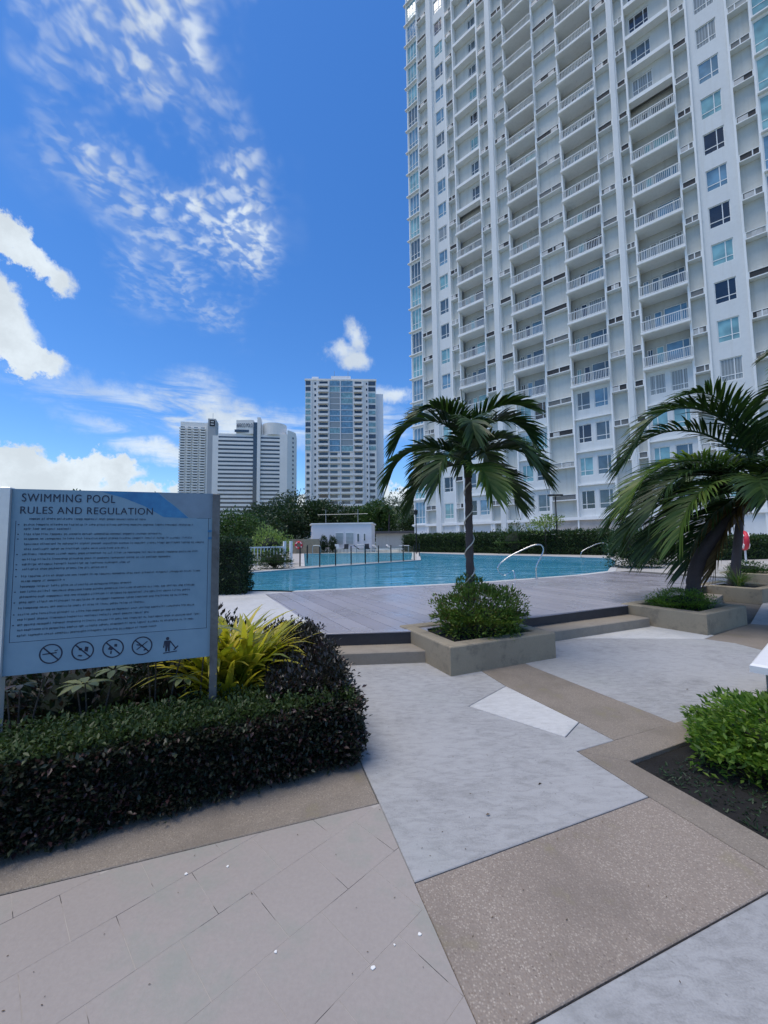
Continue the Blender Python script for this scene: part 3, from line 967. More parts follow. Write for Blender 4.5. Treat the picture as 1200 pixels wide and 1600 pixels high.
LED = {}
LPOST = MB().box(0, .07, -.14, -.05, .08, .55).mesh('ledge_post', 'tower_trim')
for ci, kd in enumerate(KIND):
    s0, s1 = CO[ci] + .07, CO[ci + 1] - .07
    w = s1 - s0
    far_right = ci >= 20
    if kd == 'P':
        MB().box(s0 - .05, s1 + .05, -.30, .5, .3, TOP).build('pier', 'tower_pier', TW)
    elif kd == 'A':
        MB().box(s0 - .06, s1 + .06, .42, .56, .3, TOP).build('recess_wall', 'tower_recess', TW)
        if far_right: continue
        for i in range(NF):
            z = fz(i) + FH - 1.35
            if (w, 's') not in LED:
                LED[w, 's'] = MB().box(0, w, -.15, .42, 0, .08).box(0, w, -.15, .42, .55, .60).mesh('ac_ledge', 'tower_trim')
                LED[w, 'l'] = [MB().box(0, w, -.10, -.06, .081, .549).mesh('opening_shade', m_) for m_ in ('opening_shade', 'opening_shade_grey', 'recess_shade')]  # flat panels; the shadow of the open ledge is painted in their colour
            o = link('ac_ledge', LED[w, 's'], TW, (s0, 0, z)); link('opening_shade', random.choices(LED[w, 'l'], (7, 4, 1))[0], o)
            for x in ([.0, w - .07] + ([w * random.uniform(.35, .65)] if random.random() < .6 else [])): link('ledge_post', LPOST, o, (x, 0, 0))
            n = min(int(w / .85), random.choice((0, 0, 1, 1, 2)))
            for k in range(n):
                f = ac_mesh(); x = random.uniform(.03, .12) + k * (w - .95) if n > 1 else random.uniform(.03, max(.04, w - .82))
                a = link('air_conditioner', f['b'], o, (x, .165, .082))
    elif kd == 'W':
        ww = 1.25 if ci == 3 else 1.36
        so = s0 + (w - ww) * .45
        H_ = [(so, so + ww, fz(i) + .75, fz(i) + 2.6) for i in range(NF)]
        hole_wall(s0 - .06, s1 + .06, .3, TOP, H_, .02, .2, 'wall', 'tower_pier')
        if not far_right:
            for a, b, c, d in H_: put_window(a, c, -.10, b - a, d - c, (.64,), (.26,), wts=(4, 2, 3, 3, 2) if ci > 5 else (1, 2, 5, 3, 2))
    elif kd == 'G':
        H_ = [(s0 + .02, s1 - .02, fz(i) + .28, fz(i) + 3.10) for i in range(NF)]
        tt = .05 if ci == 0 else .12
        hole_wall(s0 - .06, s1 + .06, .3, TOP, H_, tt, .25, 'wall', 'tower_trim')
        for i, (a, b, c, d) in enumerate(H_):
            put_window(a, c, tt - .08, b - a, d - c, (.33, .66), (.3,), wts=(0, 1, 7, 3, 0))
            MB().box(s0 - (.42 if ci == 0 else .05), s1 + .05, -tt - .28, -tt + .1, fz(i) + .05, fz(i) + .17).build('sun_shelf', 'tower_trim', TW)
    elif kd == 'B':
        upper = 12 if ci in (5, 15) else 99
        holes = []
        # enclosed lower floors
        lo = [(s0 + .22, s0 + 1.42), (s0 + 1.78, s0 + 2.98)]
        for i in range(4):
            for a, b in lo: holes.append((a, b, fz(i) + .95, fz(i) + 2.75))
        hole_wall(s0 - .06, s1 + .06, .3, fz(4), holes, -.18, .2, 'wall', 'tower_pier')
        for a, b, c, d in holes: put_window(a, c, -.3, b - a, d - c, (.36 if a < s0 + 1 else .72,), (.27,), wts=(2, 3, 5, 5, 1))
        for i in range(4): MB().box(s0 - .02, s1 + .02, -.07, .19, fz(i) - .02, fz(i) + .10).build('floor_band', 'tower_trim', TW)
        # balconies
        hb = []
        last = min(upper, NF)
        for i in range(4, last):
            z = fz(i)
            hb += [(s0 + .10, s0 + .52, z + .10, z + 2.25), (s0 + .78, s0 + 1.34, z + .10, z + 2.3), (s0 + 1.50, s0 + w - .12, z + .12, z + 2.40)]
        hole_wall(s0 - .06, s1 + .06, fz(4), fz(last) if last < NF else TOP, hb, -1.10, .2, 'back_wall', 'tower_back_shaded')
        for k, (a, b, c, d) in enumerate(hb):
            put_window(a, c, -1.22, b - a, d - c, ((.5,) if k % 3 == 0 else () if k % 3 == 1 else (.72,)), (), wts=(3, 4, 4, 4, 3))
        if ('slab', w) not in LED:
            mb = MB().box(-.09, w + .09, -.47, 1.12, -.16, .0).box(-.11, w + .11, -.53, -.36, -.12, .085)
            LED['slab', w] = mb.mesh('balcony', 'tower_trim')
            r = MB().box(-.07, w + .07, -.46, -.40, .98, 1.04).box(-.07, w + .07, -.45, -.41, .17, .21)
            n = int(w / .135)
            for q in range(n + 1):
                x = q * w / n; r.box(x - .014, x + .014, -.444, -.416, .21, .98)
            for x in (-.06, w + .03): r.box(x, x + .035, -.43, .1, .98, 1.03); r.box(x, x + .035, -.43, .1, .17, .21)
            for q in range(1, 5):
                for x in (-.055, w + .035): r.box(x, x + .025, -.43 + q * .11, -.405 + q * .11, .21, .98)
            LED['rail', w] = r.mesh('railing', 'tower_trim')
        for i in range(4, last):
            o = link('balcony', LED['slab', w], TW, (s0, 0, fz(i)))
            link('railing', LED['rail', w], o)
        # enclosed upper floors
        if upper < NF:
            H_ = [((s0 + 1.75, s0 + 3.05) if ci == 5 else (s0 + .25, s0 + 1.85)) + (fz(i) + .85, fz(i) + 2.45) for i in range(upper, NF)]
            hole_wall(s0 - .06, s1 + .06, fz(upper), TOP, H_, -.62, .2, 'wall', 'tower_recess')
            for a, b, c, d in H_: put_window(a, c, -.74, b - a, d - c, (.3, .75), (.3,), wts=(5, 3, 2, 2, 1))
            for i in range(upper, NF): MB().box(s0 - .02, s1 + .02, -.12, .63, fz(i) - .3, fz(i) + .06).build('floor_band', 'tower_trim', TW)
# ground floor: columns stand in front of a set-back wall; a stone-clad stretch with doors and windows at the right
MB().box(.5, 18.0, .56, .9, .3, Z0).build('ground_floor_wall', 'tower_recess', TW)
hl = [(20.9, 22.0, .9, 1.95), (22.9, 23.6, .3, 2.35), (18.6, 19.6, 1.15, 1.75), (27., 28.4, .5, 2.4), (30.9, 32.6, .5, 2.4)]
hole_wall(18.0, 43., .3, Z0 - .02, hl, -.02, .25, 'ground_floor_wall', 'stone_cladding')
for a, b, c, d in hl: put_window(a, c, -.16, b - a, d - c, (.5,), (), wts=(3, 3, 1, 2, 0))
MB().box(.1, 43.1, -.24, .6, Z0 - .08, Z0 + .22).build('podium_band', 'tower_trim', TW)
for a in (2.15, 3.85, 6.6, 11.14, 12.39, 14.48, 17.77): MB().box(a + .08, a + .42, -.12, .55, .3, Z0 - .08).build('column', 'tower_trim', TW)
for a in (4.3, 11.3, 13.2): put_window(a, .95, -.62, 1.0, .8, (.5,), (), p=1)

# ------------------------------------------------------------------ far towers


def far_window(cache, w, h, mats):
    k = (w, h)
    if k not in cache: cache[k] = [MB().box(0, w, -.06, .1, 0, h).mesh('window', m_) for m_ in mats]
    return random.choice(cache[k])


FB = empty('distant_condominium', (-41.0, 205, 0), R(3), 'pale grey-white condominium tower with blue glass upper bays, right of the hotel', 'building')
fcache = {}
HB, FHB, NB = 87.2, 3.2, 26
MB().box(0, 37.5, .6, 24, 0, HB).build('core', 'far_wall', FB)
MB().box(37.5, 41.5, 3.5, 22, 0, HB - 6).build('side_wing', 'far_wall_cool', FB)
bays = [(0, 3.2, 'w'), (3.2, 6.6, 'c'), (6.6, 12.6, 'b'), (12.6, 18.6, 'g'), (18.6, 25.4, 'g'), (25.4, 30.6, 'b'), (30.6, 33.2, 'c'), (33.2, 37.5, 'w')]
for a, b, kd in bays:
    if a > 0: MB().box(a - .25, a + .25, -.5, .62, 2, HB - .5).build('pier', 'far_wall_cool', FB)
    for i in range(NB):
        z = 4 + i * FHB
        if z + FHB > HB: break
        up_ = i > 13
        if kd == 'b':
            MB().box(a + .3, b - .3, -.9, .6, z - .15, z + .95).build('balcony', 'far_wall', FB)
            link('window', far_window(fcache, round(b - a - 1.6, 2), 1.7, ['pane_far', 'pane_dark']), FB, (a + .8, .55, z + 1.05))
        elif kd == 'g':
            if up_:
                link('window', far_window(fcache, round(b - a - .7, 2), 2.7, ['pane_far_teal', 'pane_far_teal', 'pane_drape', 'pane_blue', 'pane_drape']), FB, (a + .35, .0, z + .1))
                MB().box(a + .26, b - .26, -.1, .6, z - .25, z + .08).build('floor_band', 'far_wall_cool', FB)
            else:
                MB().box(a + .26, b - .26, -.8, .6, z - .15, z + .9).build('balcony', 'far_wall', FB)
                link('window', far_window(fcache, round((b - a) * .62, 2), 1.6, ['pane_far', 'pane_mid']), FB, (a + .6, .55, z + 1.0))
        elif kd == 'c':
            link('window', far_window(fcache, .9, 1.2, ['pane_far', 'pane_dark']), FB, (a + 1.6, .55, z + 1.))
        else:
            link('window', far_window(fcache, round(b - a - (.5 if up_ else 1.6), 2), 2.2 if up_ else 1.5, ['pane_far', 'pane_far_teal'] if up_ else ['pane_far']), FB, (a + (.2 if up_ else .7), .5, z + .7))
MB().box(13.5, 24, 2, 18, HB, HB + 3.2).build('penthouse', 'far_wall_cool', FB)
MB().box(-.3, 37.8, .2, 24, HB, HB + .9).build('parapet', 'far_wall', FB)
for x, w in ((5, 3.5), (12, 4.5), (20, 9.)): MB().box(x, x + w, .3, .75, .5, 3.6).build('opening', 'opening_shade', FB)

HT = empty('hotel_slab', (-131, 300, 0), R(9), 'wide white hotel slab striped with long dark window bands', 'building')
HH, NH = 84., 24
MB().box(4, 56, .8, 20, 0, HH + 2).build('core', 'far_wall', HT)
MB().box(0, 4.2, -.2, 18, 0, HH).build('end_wall', 'far_wall', HT)
MB().box(30.2, 33.2, -1.2, 6, 0, HH + 11).build('dark_shaft', 'pane_far', HT)
MB().box(33.2, 35.6, -1.6, 8, 0, HH + 15).build('shaft_wall', 'far_wall', HT)
MB().box(50.2, 56, -.5, 18, 0, HH + 2.5).build('end_pier', 'far_wall', HT)
for a, b in ((4.2, 30.2), (35.6, 50.2)):
    for i in range(NH):
        z = 7 + i * 3.2
        if z > HH - 2: break
        MB().box(a, b, -.4, .8, z, z + 1.75).build('spandrel', 'far_wall', HT)
        MB().box(a, b, .3, .81, z + 1.76, z + 3.19).build('window_band', 'pane_far', HT)
WG = MB().prism([(56, 0.), (58.5, 3), (61.8, 8.5), (61.8, 24), (56, 24)], 0, HH + 6).build('side_wing', 'far_wall', HT)
for i in range(16): MB().box(-.7, .7, -.2, .2, 0, 1.5).build('window', 'pane_far', HT, (60.0, 5.35, 30 + i * 3.6), R(59))
crown = MB(); k = 18
crown.prism([(17, 1.0), (30.1, -.6), (30.1, 15), (17, 15)], HH + 2, HH + 13)
crown.build('sign_wall', 'far_wall', HT)
MB().box(16, 30.1, -.2, .9, HH + 3.2, HH + 5.2).build('window_band', 'pane_far', HT)
arc = [(35.7 + 9.5 + 9.5 * math.cos(R(a)), 9 + 9.8 * math.sin(R(a))) for a in range(-180, 180, 15)]
MB().prism(ccw(arc), HH + 2, HH + 11.5).build('round_penthouse', 'far_wall', HT)


def text(s, size, mat, parent, loc, rot, name='lettering', bold=.0, depth=.002, width=None, space=1.):
    cu = bpy.data.curves.new(name, 'FONT'); cu.body = s; cu.size = size; cu.extrude = depth; cu.offset = bold; cu.space_character = space
    o = bpy.data.objects.new(name, cu); col.objects.link(o)
    bpy.context.view_layer.update()
    dg = bpy.context.evaluated_depsgraph_get()
    me = bpy.data.meshes.new_from_object(o.evaluated_get(dg))
    bpy.data.objects.remove(o)
    me.materials.clear(); me.materials.append(MT[mat])
    if width:
        xs = [v.co.x for v in me.vertices]; k = width / (max(xs) - min(xs)); x0 = min(xs)
        for v in me.vertices: v.co.x = (v.co.x - x0) * k
    q = link(name, me, parent, loc); q.rotation_euler = rot
    return q


text('MARCO POLO', 4.6, 'letter_grey', HT, (17.4, .75, HH + 7.2), (R(90), 0, -math.atan2(1.6, 13.1)), depth=.15, bold=.02, width=12.2)

LC = empty('slim_condominium', (-250, 480, 0), R(14), 'slim beige condominium tower with stacked balconies, leftmost on the skyline', 'building')
HL = 152.
MB().box(0, 40, 2, 22, 0, HL).build('core', 'far_wall', LC)
MB().box(32, 41, -1, 20, 0, HL + 5).build('shaft', 'shaft_grey', LC)
MB().box(30, 32, .5, 20, 0, HL).build('corner_strip', 'far_wall', LC)
for i in range(43):
    z = 4 + i * 3.3
    for a, b in ((-1, 6), (7.5, 13.), (14.5, 21), (22.5, 29)):
        MB().box(a, b, -.6 if a > 7 else .2, 2.1, z, z + 1.7).build('balcony', 'far_wall', LC)
        link('window', far_window(fcache, round(b - a - 2.2, 2), 1.5, ['pane_far', 'pane_dark']), LC, (a + 1.1, 1.95, z + 1.72))
lg = MB().box(34, 40., -1.5, -1.05, HL - 4.5, HL + 3.0).build('emblem_panel', 'black_metal', LC)
for z in (HL + .4, HL - 2.6): MB().box(35.2, 38.8, -1.7, -1.52, z, z + 1.0).build('emblem_bar', 'far_wall', lg)
for x, y, w_, h_ in ((3, 4, 3.5, 2.6), (27, 6, 4.5, 2.2), (33, 12, 2, 3.4)): MB().box(x, x + w_, y, y + 3, HB + .9, HB + .9 + h_).build('roof_tank', 'far_wall_cool', FB)
for x in (15, 22.5): MB().tube([(x, 6, HB + 3), (x, 6, HB + 7.5)], .12, 5).build('antenna', 'galvanised', FB)
MB().tube([(37, 3, HL + 6), (37, 3, HL + 13)], .25, 5).build('mast', 'galvanised', LC)

# ------------------------------------------------------------------ low buildings beyond the pools
PH = empty('pool_house', (-8.35, 46.0, .29), R(-3), 'low white flat-roofed pool house beyond the shallow pool', 'building')
hw = PH
def hw_wall(): pass
MB().prism([(0, 0), (6.9, 0), (6.9, 5), (-.9, 6.5), (-.9, 3.2)], 0, 3.25).build('wall', 'pool_house_wall', PH)
MB().prism([(-.08, -.12), (7.05, -.12), (7.05, 5.2), (-1.05, 6.7), (-1.05, 3.1)], 3.25, 3.38).build('roof', 'white_paint', PH)
for x, w, z, h in ((2.75, .85, .9, 1.35), (3.95, .85, .9, 1.35), (5.25, .22, 1.2, .9), (6.0, .18, 1.3, .8)):
    f = MB().box(x - .06, x + w + .06, -.05, .02, z - .06, z + h + .06).build('window', 'white_paint', PH)
    if w > .5:
        for k in range(9): MB().box(x, x + w, -.085, -.052, z + k * h / 9, z + k * h / 9 + h / 9 - .04).build('slat', 'galvanised', f)
    else: MB().box(x, x + w, -.06, -.052, z, z + h).build('pane', 'pane_mid', f)
MB().box(-.62, -.58, 1.9, 2.5, 2.0, 2.45).build('wall_sign', 'sign_wave', PH, rz=R(0))
for x in (1.2, 5.1): MB().tube([(x, 2, 3.42), (x, 2, 5.1)], .03, 6).build('roof_pipe', 'galvanised', PH)
MB().tube([(.2, 2, 4.5), (6.3, 2, 4.55)], .022, 6).build('roof_rail', 'galvanised', PH)
GW = MB().box(0, 3.6, 0, .25, 0, 1.55).build('garden_wall', 'planter_stone', None, (-10.6, 42.6, .29), R(8)); tag(GW, 'plain grey garden wall left of the white pool house', 'wall')
AN = empty('annex_building', (-1.2, 57, .29), R(-6), 'low cream annex with dark flat roof behind the hedge, left of the tower', 'building')
MB().box(0, 6.4, 0, 6, 0, 2.3).build('wall', 'tower_recess', AN)
MB().box(-.8, 6.9, -.9, 6.6, 2.3, 2.62).build('roof', 'roof_dark', AN)
# pale hillside behind
hv, hf = [], []
for j in range(9):
    for i in range(41):
        x = -900 + i * 45; y = 620 + j * 60
        hv.append((x, y, max(-1, (26 + 16 * math.sin(i * .5) + 10 * math.sin(i * 1.3 + 1)) * math.sin(min(1, j / 5) * math.pi / 2) + random.uniform(-2, 2)) if j else -1))
for j in range(8):
    for i in range(40): hf.append((j * 41 + i, j * 41 + i + 1, (j + 1) * 41 + i + 1, (j + 1) * 41 + i))
tag(mesh_obj('hills', hv, hf, 'hill', None, True), kind='structure')

# ------------------------------------------------------------------ palms


def frond_mesh(L, e0, droop, nl=44, LL=.42, W=.045, leaf='palm_leaf', seed=0, vee=.35, hang=.25, twist=0.):
    rs = np.random.default_rng(seed)
    M_ = 25
    s = np.linspace(0, 1, M_); a = np.radians(e0 - droop * s ** 1.3)
    ds = L / (M_ - 1)
    x = np.concatenate([[0], np.cumsum(np.cos(a[:-1]) * ds)]); z = np.concatenate([[0], np.cumsum(np.sin(a[:-1]) * ds)])
    yb = .10 * L * twist * s ** 2
    t = np.linspace(.17, .995, nl)
    VV, QQ, off = [], [], 0
    for sd_ in (-1, 1):
        tt = np.clip(t + rs.normal(size=nl) * .004, 0, 1)
        px, pz, py, pa = np.interp(tt, s, x), np.interp(tt, s, z), np.interp(tt, s, yb), np.interp(tt, s, a)
        B = np.stack([px, py, pz], 1)
        tg = np.stack([np.cos(pa), 0 * pa, np.sin(pa)], 1); nr = np.stack([-np.sin(pa), 0 * pa, np.cos(pa)], 1)
        sv = np.tile([0., sd_, 0.], (nl, 1))
        be = np.radians(66 - 44 * tt + rs.normal(size=nl) * 4)[:, None]
        D = unit(tg * np.cos(be) + sv * np.sin(be) + nr * (vee + rs.normal(size=(nl, 1)) * .07))
        ll = (LL * (.35 + .65 * np.sin(np.pi * np.clip(.16 + .74 * tt, 0, 1)) ** .7) * rs.uniform(.88, 1.1, nl))[:, None]
        wv = unit(tg - D * np.sum(tg * D, 1, keepdims=True))
        dr = np.array([0, 0, -1.])
        cross = []
        for k, wd_ in ((0, .45), (.3, 1.), (.68, .72), (1., .04)):
            c = B + D * ll * k + dr * ll * hang * k ** 2.2 * (1.0 + rs.random((nl, 1)) * .35 * (k > 0))
            w = W * wd_ * .5
            cross += [c - wv * w, c + wv * w]
        V = np.stack(cross, 1).reshape(-1, 3)
        b = (np.arange(nl) * 8)[:, None] + off
        QQ += [b + np.array([[q, q + 1, q + 3, q + 2]]) for q in (0, 2, 4)]
        VV.append(V); off += len(V)
    mb = MB().tube([(x[i], yb[i], z[i]) for i in range(0, M_, 2)], [.016 * (1 - .85 * i / M_) * (L / 1.4) for i in range(0, M_, 2)], 4)
    V2 = np.array(mb.v); Q2 = np.array([f for f in mb.f if len(f) == 4]) + off
    return np_mesh('frond', np.concatenate(VV + [V2]), np.concatenate(QQ + [Q2]), leaf)


def palm(label, base, crown, fronds, rb=.085, rt_=.055, leaf='palm_leaf', LL=.42, W=.045, spear=1., trunk='trunk_grey', shaft=.45, bend=None, group=None, nl=44):
    root = empty('palm_tree', base, 0., label, 'palm tree', group)
    b = Vector(base); c = Vector(crown) - b
    bend = bend or Vector((0, 0, 0))
    tp, rr = [], []
    for i in range(37):
        k = i / 36; p = c * k + Vector(bend) * math.sin(k * math.pi); p.z = c.z * k
        tp.append(p); rr.append((rb * (1 + .45 * max(0, .18 - k) / .18)) * (1 - k) + rt_ * k + (.006 if i % 3 == 0 else 0))
    MB().tube(tp, rr, 10).build('trunk', trunk, root, smooth=True)
    top = tp[-1]
    MB().tube([top - Vector((0, 0, .05)), top + Vector((0, 0, shaft * .3)), top + Vector((0, 0, shaft))], [rt_ * 1.25, rt_ * 1.35, rt_ * .5], 8).build('crown_shaft', leaf, root, smooth=True)
    if spear: MB().tube([top, top + Vector((-.03, 0, spear * .6)), top + Vector((-.07, 0, spear))], [.02, .016, .004], 5).build('spear_leaf', leaf, root)
    for i, q in enumerate(fronds):
        az, e0, L, dp = q[:4]; hz = q[4] if len(q) > 4 else .0; lf = q[5] if len(q) > 5 else leaf
        me = frond_mesh(L, e0, dp, nl, LL * (.8 + .2 * L / 1.4), W, lf, seed=i + int(abs(base[0]) * 100), twist=random.uniform(-1, 1))
        o = link('frond', me, root, top + Vector((0, 0, shaft * (.35 + hz))), R(az))
    return root


P1 = pl_at(*PL1, .80, .70)
palm('small palm wound with pale rope, in the planter nearest the camera', (P1[0], P1[1], .25), (P1[0] + .02, P1[1], 2.48),
     [(178, 74, 1.40, 150, .3), (2, 76, 1.28, 148, .3), (186, 34, 1.36, 112, .1), (354, 34, 1.22, 112, .1), (165, 2, 1.05, 84), (15, 0, 1.05, 80), (262, 66, 1.15, 140, .2),
      (318, 50, 1.05, 130, .1), (90, 64, 1.2, 140, .2), (52, 48, 1.1, 125, .1), (128, 48, 1.25, 125, .1), (285, -10, .85, 66, 0., 'palm_leaf_yellow'), (214, 76, 1.1, 118, .5), (335, 80, 1.15, 115, .5), (228, 20, 1.1, 100)],
     rb=.060, rt_=.046, LL=.46, W=.040, spear=1.25, shaft=.42, nl=46)
P2 = pl_at(*PL2, 1.02, .58)
palm('big leaning palm with drooping fronds in the planter right of the steps', (P2[0], P2[1], .25), (P2[0] + 1.11, P2[1] - .20, 2.25),
     [(178, 82, 3.05, 158, .5), (170, 66, 2.8, 138, .4), (192, 90, 2.3, 112, .6), (150, 88, 2.2, 105, .6), (330, 86, 2.1, 110, .6), (30, 84, 2.1, 112, .5),
      (180, 36, 2.75, 108, .2, 'palm_leaf_yellow'), (190, 24, 2.7, 92, .15), (168, 26, 2.7, 96, .15), (176, 12, 2.6, 82, .1), (196, 10, 2.5, 80, .1, 'palm_leaf_yellow'), (186, 0, 2.4, 72), (170, -4, 2.3, 66), (180, -22, 2.1, 52), 
      (160, 10, 2.4, 84), (140, 30, 2.4, 100, .1), (118, 46, 2.3, 115, .2), (90, 54, 2.3, 120, .2), (60, 50, 2.3, 120, .2), (25, 52, 2.2, 100, .2), (0, 46, 2.2, 90, .1), (335, 50, 2.1, 92, .2), (310, 64, 2.0, 110, .3), (335, 28, 1.8, 66, .1), (350, 16, 1.9, 56, .05), (20, 22, 1.9, 64, .1), (285, 40, 1.5, 84, .1), (245, 36, 1.6, 84, .1), (262, 14, 1.3, 62), (325, 4, 1.5, 50), (225, 20, 1.7, 76), (176, -44, 1.7, 34, 0., 'palm_leaf_dead'), (150, -40, 1.6, 40, 0., 'palm_leaf_dead')],
     rb=.12, rt_=.09, LL=.62, W=.040, spear=0, shaft=.5, bend=(-.42, 0, 0), nl=52)
P3 = pl_at(*PL3, .75, .75)
palm('palm partly hidden behind the leaning palm, in the spiky-grass planter', (P3[0], P3[1], .25), (P3[0] + .55, P3[1] + .2, 2.5),
     [(180, 60, 1.7, 140, .3), (205, 30, 1.6, 110, .1), (170, 10, 1.5, 90), (200, -25, 1.4, 60), (165, -35, 1.3, 50), (0, 50, 2.0, 120, .2), (60, 50, 2., 120, .2), (300, 40, 2., 115, .2), (120, 40, 2., 115, .2), (330, 60, 2., 130, .3)],
     rb=.11, rt_=.08, LL=.55, W=.05, spear=0, shaft=.5, nl=40)
palm('yellowing palm whose frond tips hang in at the right edge', (10.9, 8.4, -.03), (10.3, 8.2, 4.55),
     [(183, 55, 2.35, 120, .3, 'palm_leaf_yellow'), (195, 30, 2.2, 105, .2, 'palm_leaf_yellow'), (170, 75, 2.2, 120, .3), (0, 50, 2.2, 120, .2), (60, 50, 2.2, 120, .2), (120, 45, 2.2, 115, .2), (300, 45, 2.2, 115, .2), (240, 60, 2.2, 125, .2), (175, 10, 2.0, 90, .1, 'palm_leaf_yellow')],
     rb=.12, rt_=.09, LL=.55, W=.05, spear=.8, nl=40)
palm('small far palm with one drooping crown above the annex roof', (.6, 60, .29), (.8, 60, 5.6),
     [(k * 45 + 10, 50 + (k % 3) * 8, 2.6, 125, .1) for k in range(8)], rb=.15, rt_=.1, LL=.7, W=.09, nl=26)
# the rope wound up the near trunk
rp = []
for i in range(120):
    k = i / 119; a = k * 2 * math.pi * 4.6 + 1.2; r = .070 - .010 * k + (.03 * max(0, .08 - k) / .08)
    rp.append((P1[0] + .02 * k + r * math.cos(a), P1[1] + r * math.sin(a), .36 + 2.0 * k))
tag(MB().tube(rp, .0095, 5).build('rope', 'rope', smooth=True), 'pale rope light wound in a spiral up the near palm trunk', 'rope')

# ------------------------------------------------------------------ near planting
random.seed(21)
ha = math.atan2(.79, 1.69)
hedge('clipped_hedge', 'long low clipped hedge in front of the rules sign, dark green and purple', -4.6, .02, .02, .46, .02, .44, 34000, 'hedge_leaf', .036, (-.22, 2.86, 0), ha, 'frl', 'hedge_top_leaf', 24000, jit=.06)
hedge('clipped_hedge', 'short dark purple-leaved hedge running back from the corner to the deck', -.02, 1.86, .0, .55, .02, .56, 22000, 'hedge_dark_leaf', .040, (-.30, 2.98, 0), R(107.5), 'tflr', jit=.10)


def strap(label, c, n, L, W, leaf='strap_leaf', z0=.04, lean=(0, 0), cat='plant', group=None, e=(40, 82)):
    """a clump of long arching blades"""
    root = empty('strap_leaf_plant', (c[0], c[1], z0), 0., label, cat, group)
    VV, QQ = [], []
    for i in range(n):
        az = random.uniform(0, 2 * math.pi); e0 = R(random.uniform(*e)); l = L * random.uniform(.65, 1.1); dp = random.uniform(.7, 1.7)
        p = np.array([math.cos(az) * .05, math.sin(az) * .05, random.uniform(0, .35) * L]); st = 6
        f = np.array([math.cos(az) + lean[0], math.sin(az) + lean[1], 0]); f /= np.linalg.norm(f); sd_ = np.array([-f[1], f[0], 0])
        tw = random.uniform(-.5, .5)
        for k in range(st + 1):
            q = k / st; a = e0 - dp * q ** 1.5
            w = W * (.35, .8, 1., .95, .75, .42, .03)[k] * .5
            sv = sd_ * math.cos(tw) + np.array([0, 0, 1]) * math.sin(tw) * .6
            VV += [p - sv * w, p + sv * w]
            p = p + (f * math.cos(a) + np.array([0, 0, math.sin(a)])) * l / st
        b = len(VV) - 2 * (st + 1)
        QQ += [(b + 2 * k, b + 2 * k + 1, b + 2 * k + 3, b + 2 * k + 2) for k in range(st)]
    link('blades', np_mesh('blades', np.array(VV), np.array(QQ), leaf), root)
    MB().lathe([(.05, 0), (.04, L * .25), (.012, L * .45)], 7).build('stalk', 'whorl_leaf', root)
    return root


for (x, y, n, L, w, z), d in zip(((-1.16, 3.35, 95, .62, .060, .36), (-1.38, 3.30, 95, .66, .060, .38), (-1.12, 3.65, 70, .58, .056, .36), (-1.42, 3.75, 70, .66, .056, .38), (-1.20, 3.10, 55, .46, .046, .32)),
                                 ('full yellow-green strap-leaved clump nearest the deck corner', 'full yellow-green strap-leaved clump beside the sign post', 'small yellow-green strap-leaved clump touching the dark hedge', 'yellow-green strap-leaved clump at the back of the bed', 'short yellow-green strap-leaved clump low in front')):
    strap(d, (x, y), n, L, w, z0=z - .10, lean=(.15, -.1), group='strap-leaved plants beside the sign')


def oval_leaves(P, D, N_, L, W):
    V, Fq = [], []
    for p, d, nn, l, w in zip(P, D, N_, L, W):
        d = Vector(d).normalized(); s_ = d.cross(Vector(nn)).normalized(); u = s_.cross(d)
        b = len(V); p = Vector(p)
        prof = ((0, .06), (.2, .62), (.5, 1.), (.8, .72), (1., .04))
        for k, q in prof:
            c = p + d * l * k - Vector((0, 0, 1)) * l * .22 * k * k
            V += [c - s_ * w * q * .5 + u * w * q * .14, c, c + s_ * w * q * .5 + u * w * q * .14]
        for k in range(4):
            r = b + k * 3
            Fq += [(r, r + 1, r + 4, r + 3), (r + 1, r + 2, r + 5, r + 4)]
    return np.array(V), np.array(Fq)


def whorl_plant(label, c, heads, leaf='whorl_leaf', z0=.04, group=None):
    """thin stems, each ending in a wheel of oval leaves"""
    root = empty('umbrella_plant', (c[0], c[1], z0), 0., label, 'plant', group)
    P, D, N_, L, W = [], [], [], [], []
    for hx, hy, hz, l in heads:
        MB().tube([(hx * .2, hy * .2, 0), (hx * .6, hy * .6, hz * .6), (hx, hy, hz)], [.008, .006, .004], 5).build('stem', 'trunk_dark', root)
        n = random.randint(7, 9); a0 = random.random() * 6
        for k in range(n):
            a = a0 + 2 * math.pi * k / n
            D.append((math.cos(a), math.sin(a), random.uniform(-.35, .3))); P.append((hx + .02 * math.cos(a), hy + .02 * math.sin(a), hz)); N_.append((0, 0, 1)); L.append(l * random.uniform(.8, 1.1)); W.append(l * .42)
    V, Q = oval_leaves(P, D, N_, L, W)
    link('leaf_wheels', np_mesh('leaf_wheels', V, Q, leaf, True), root)
    return root


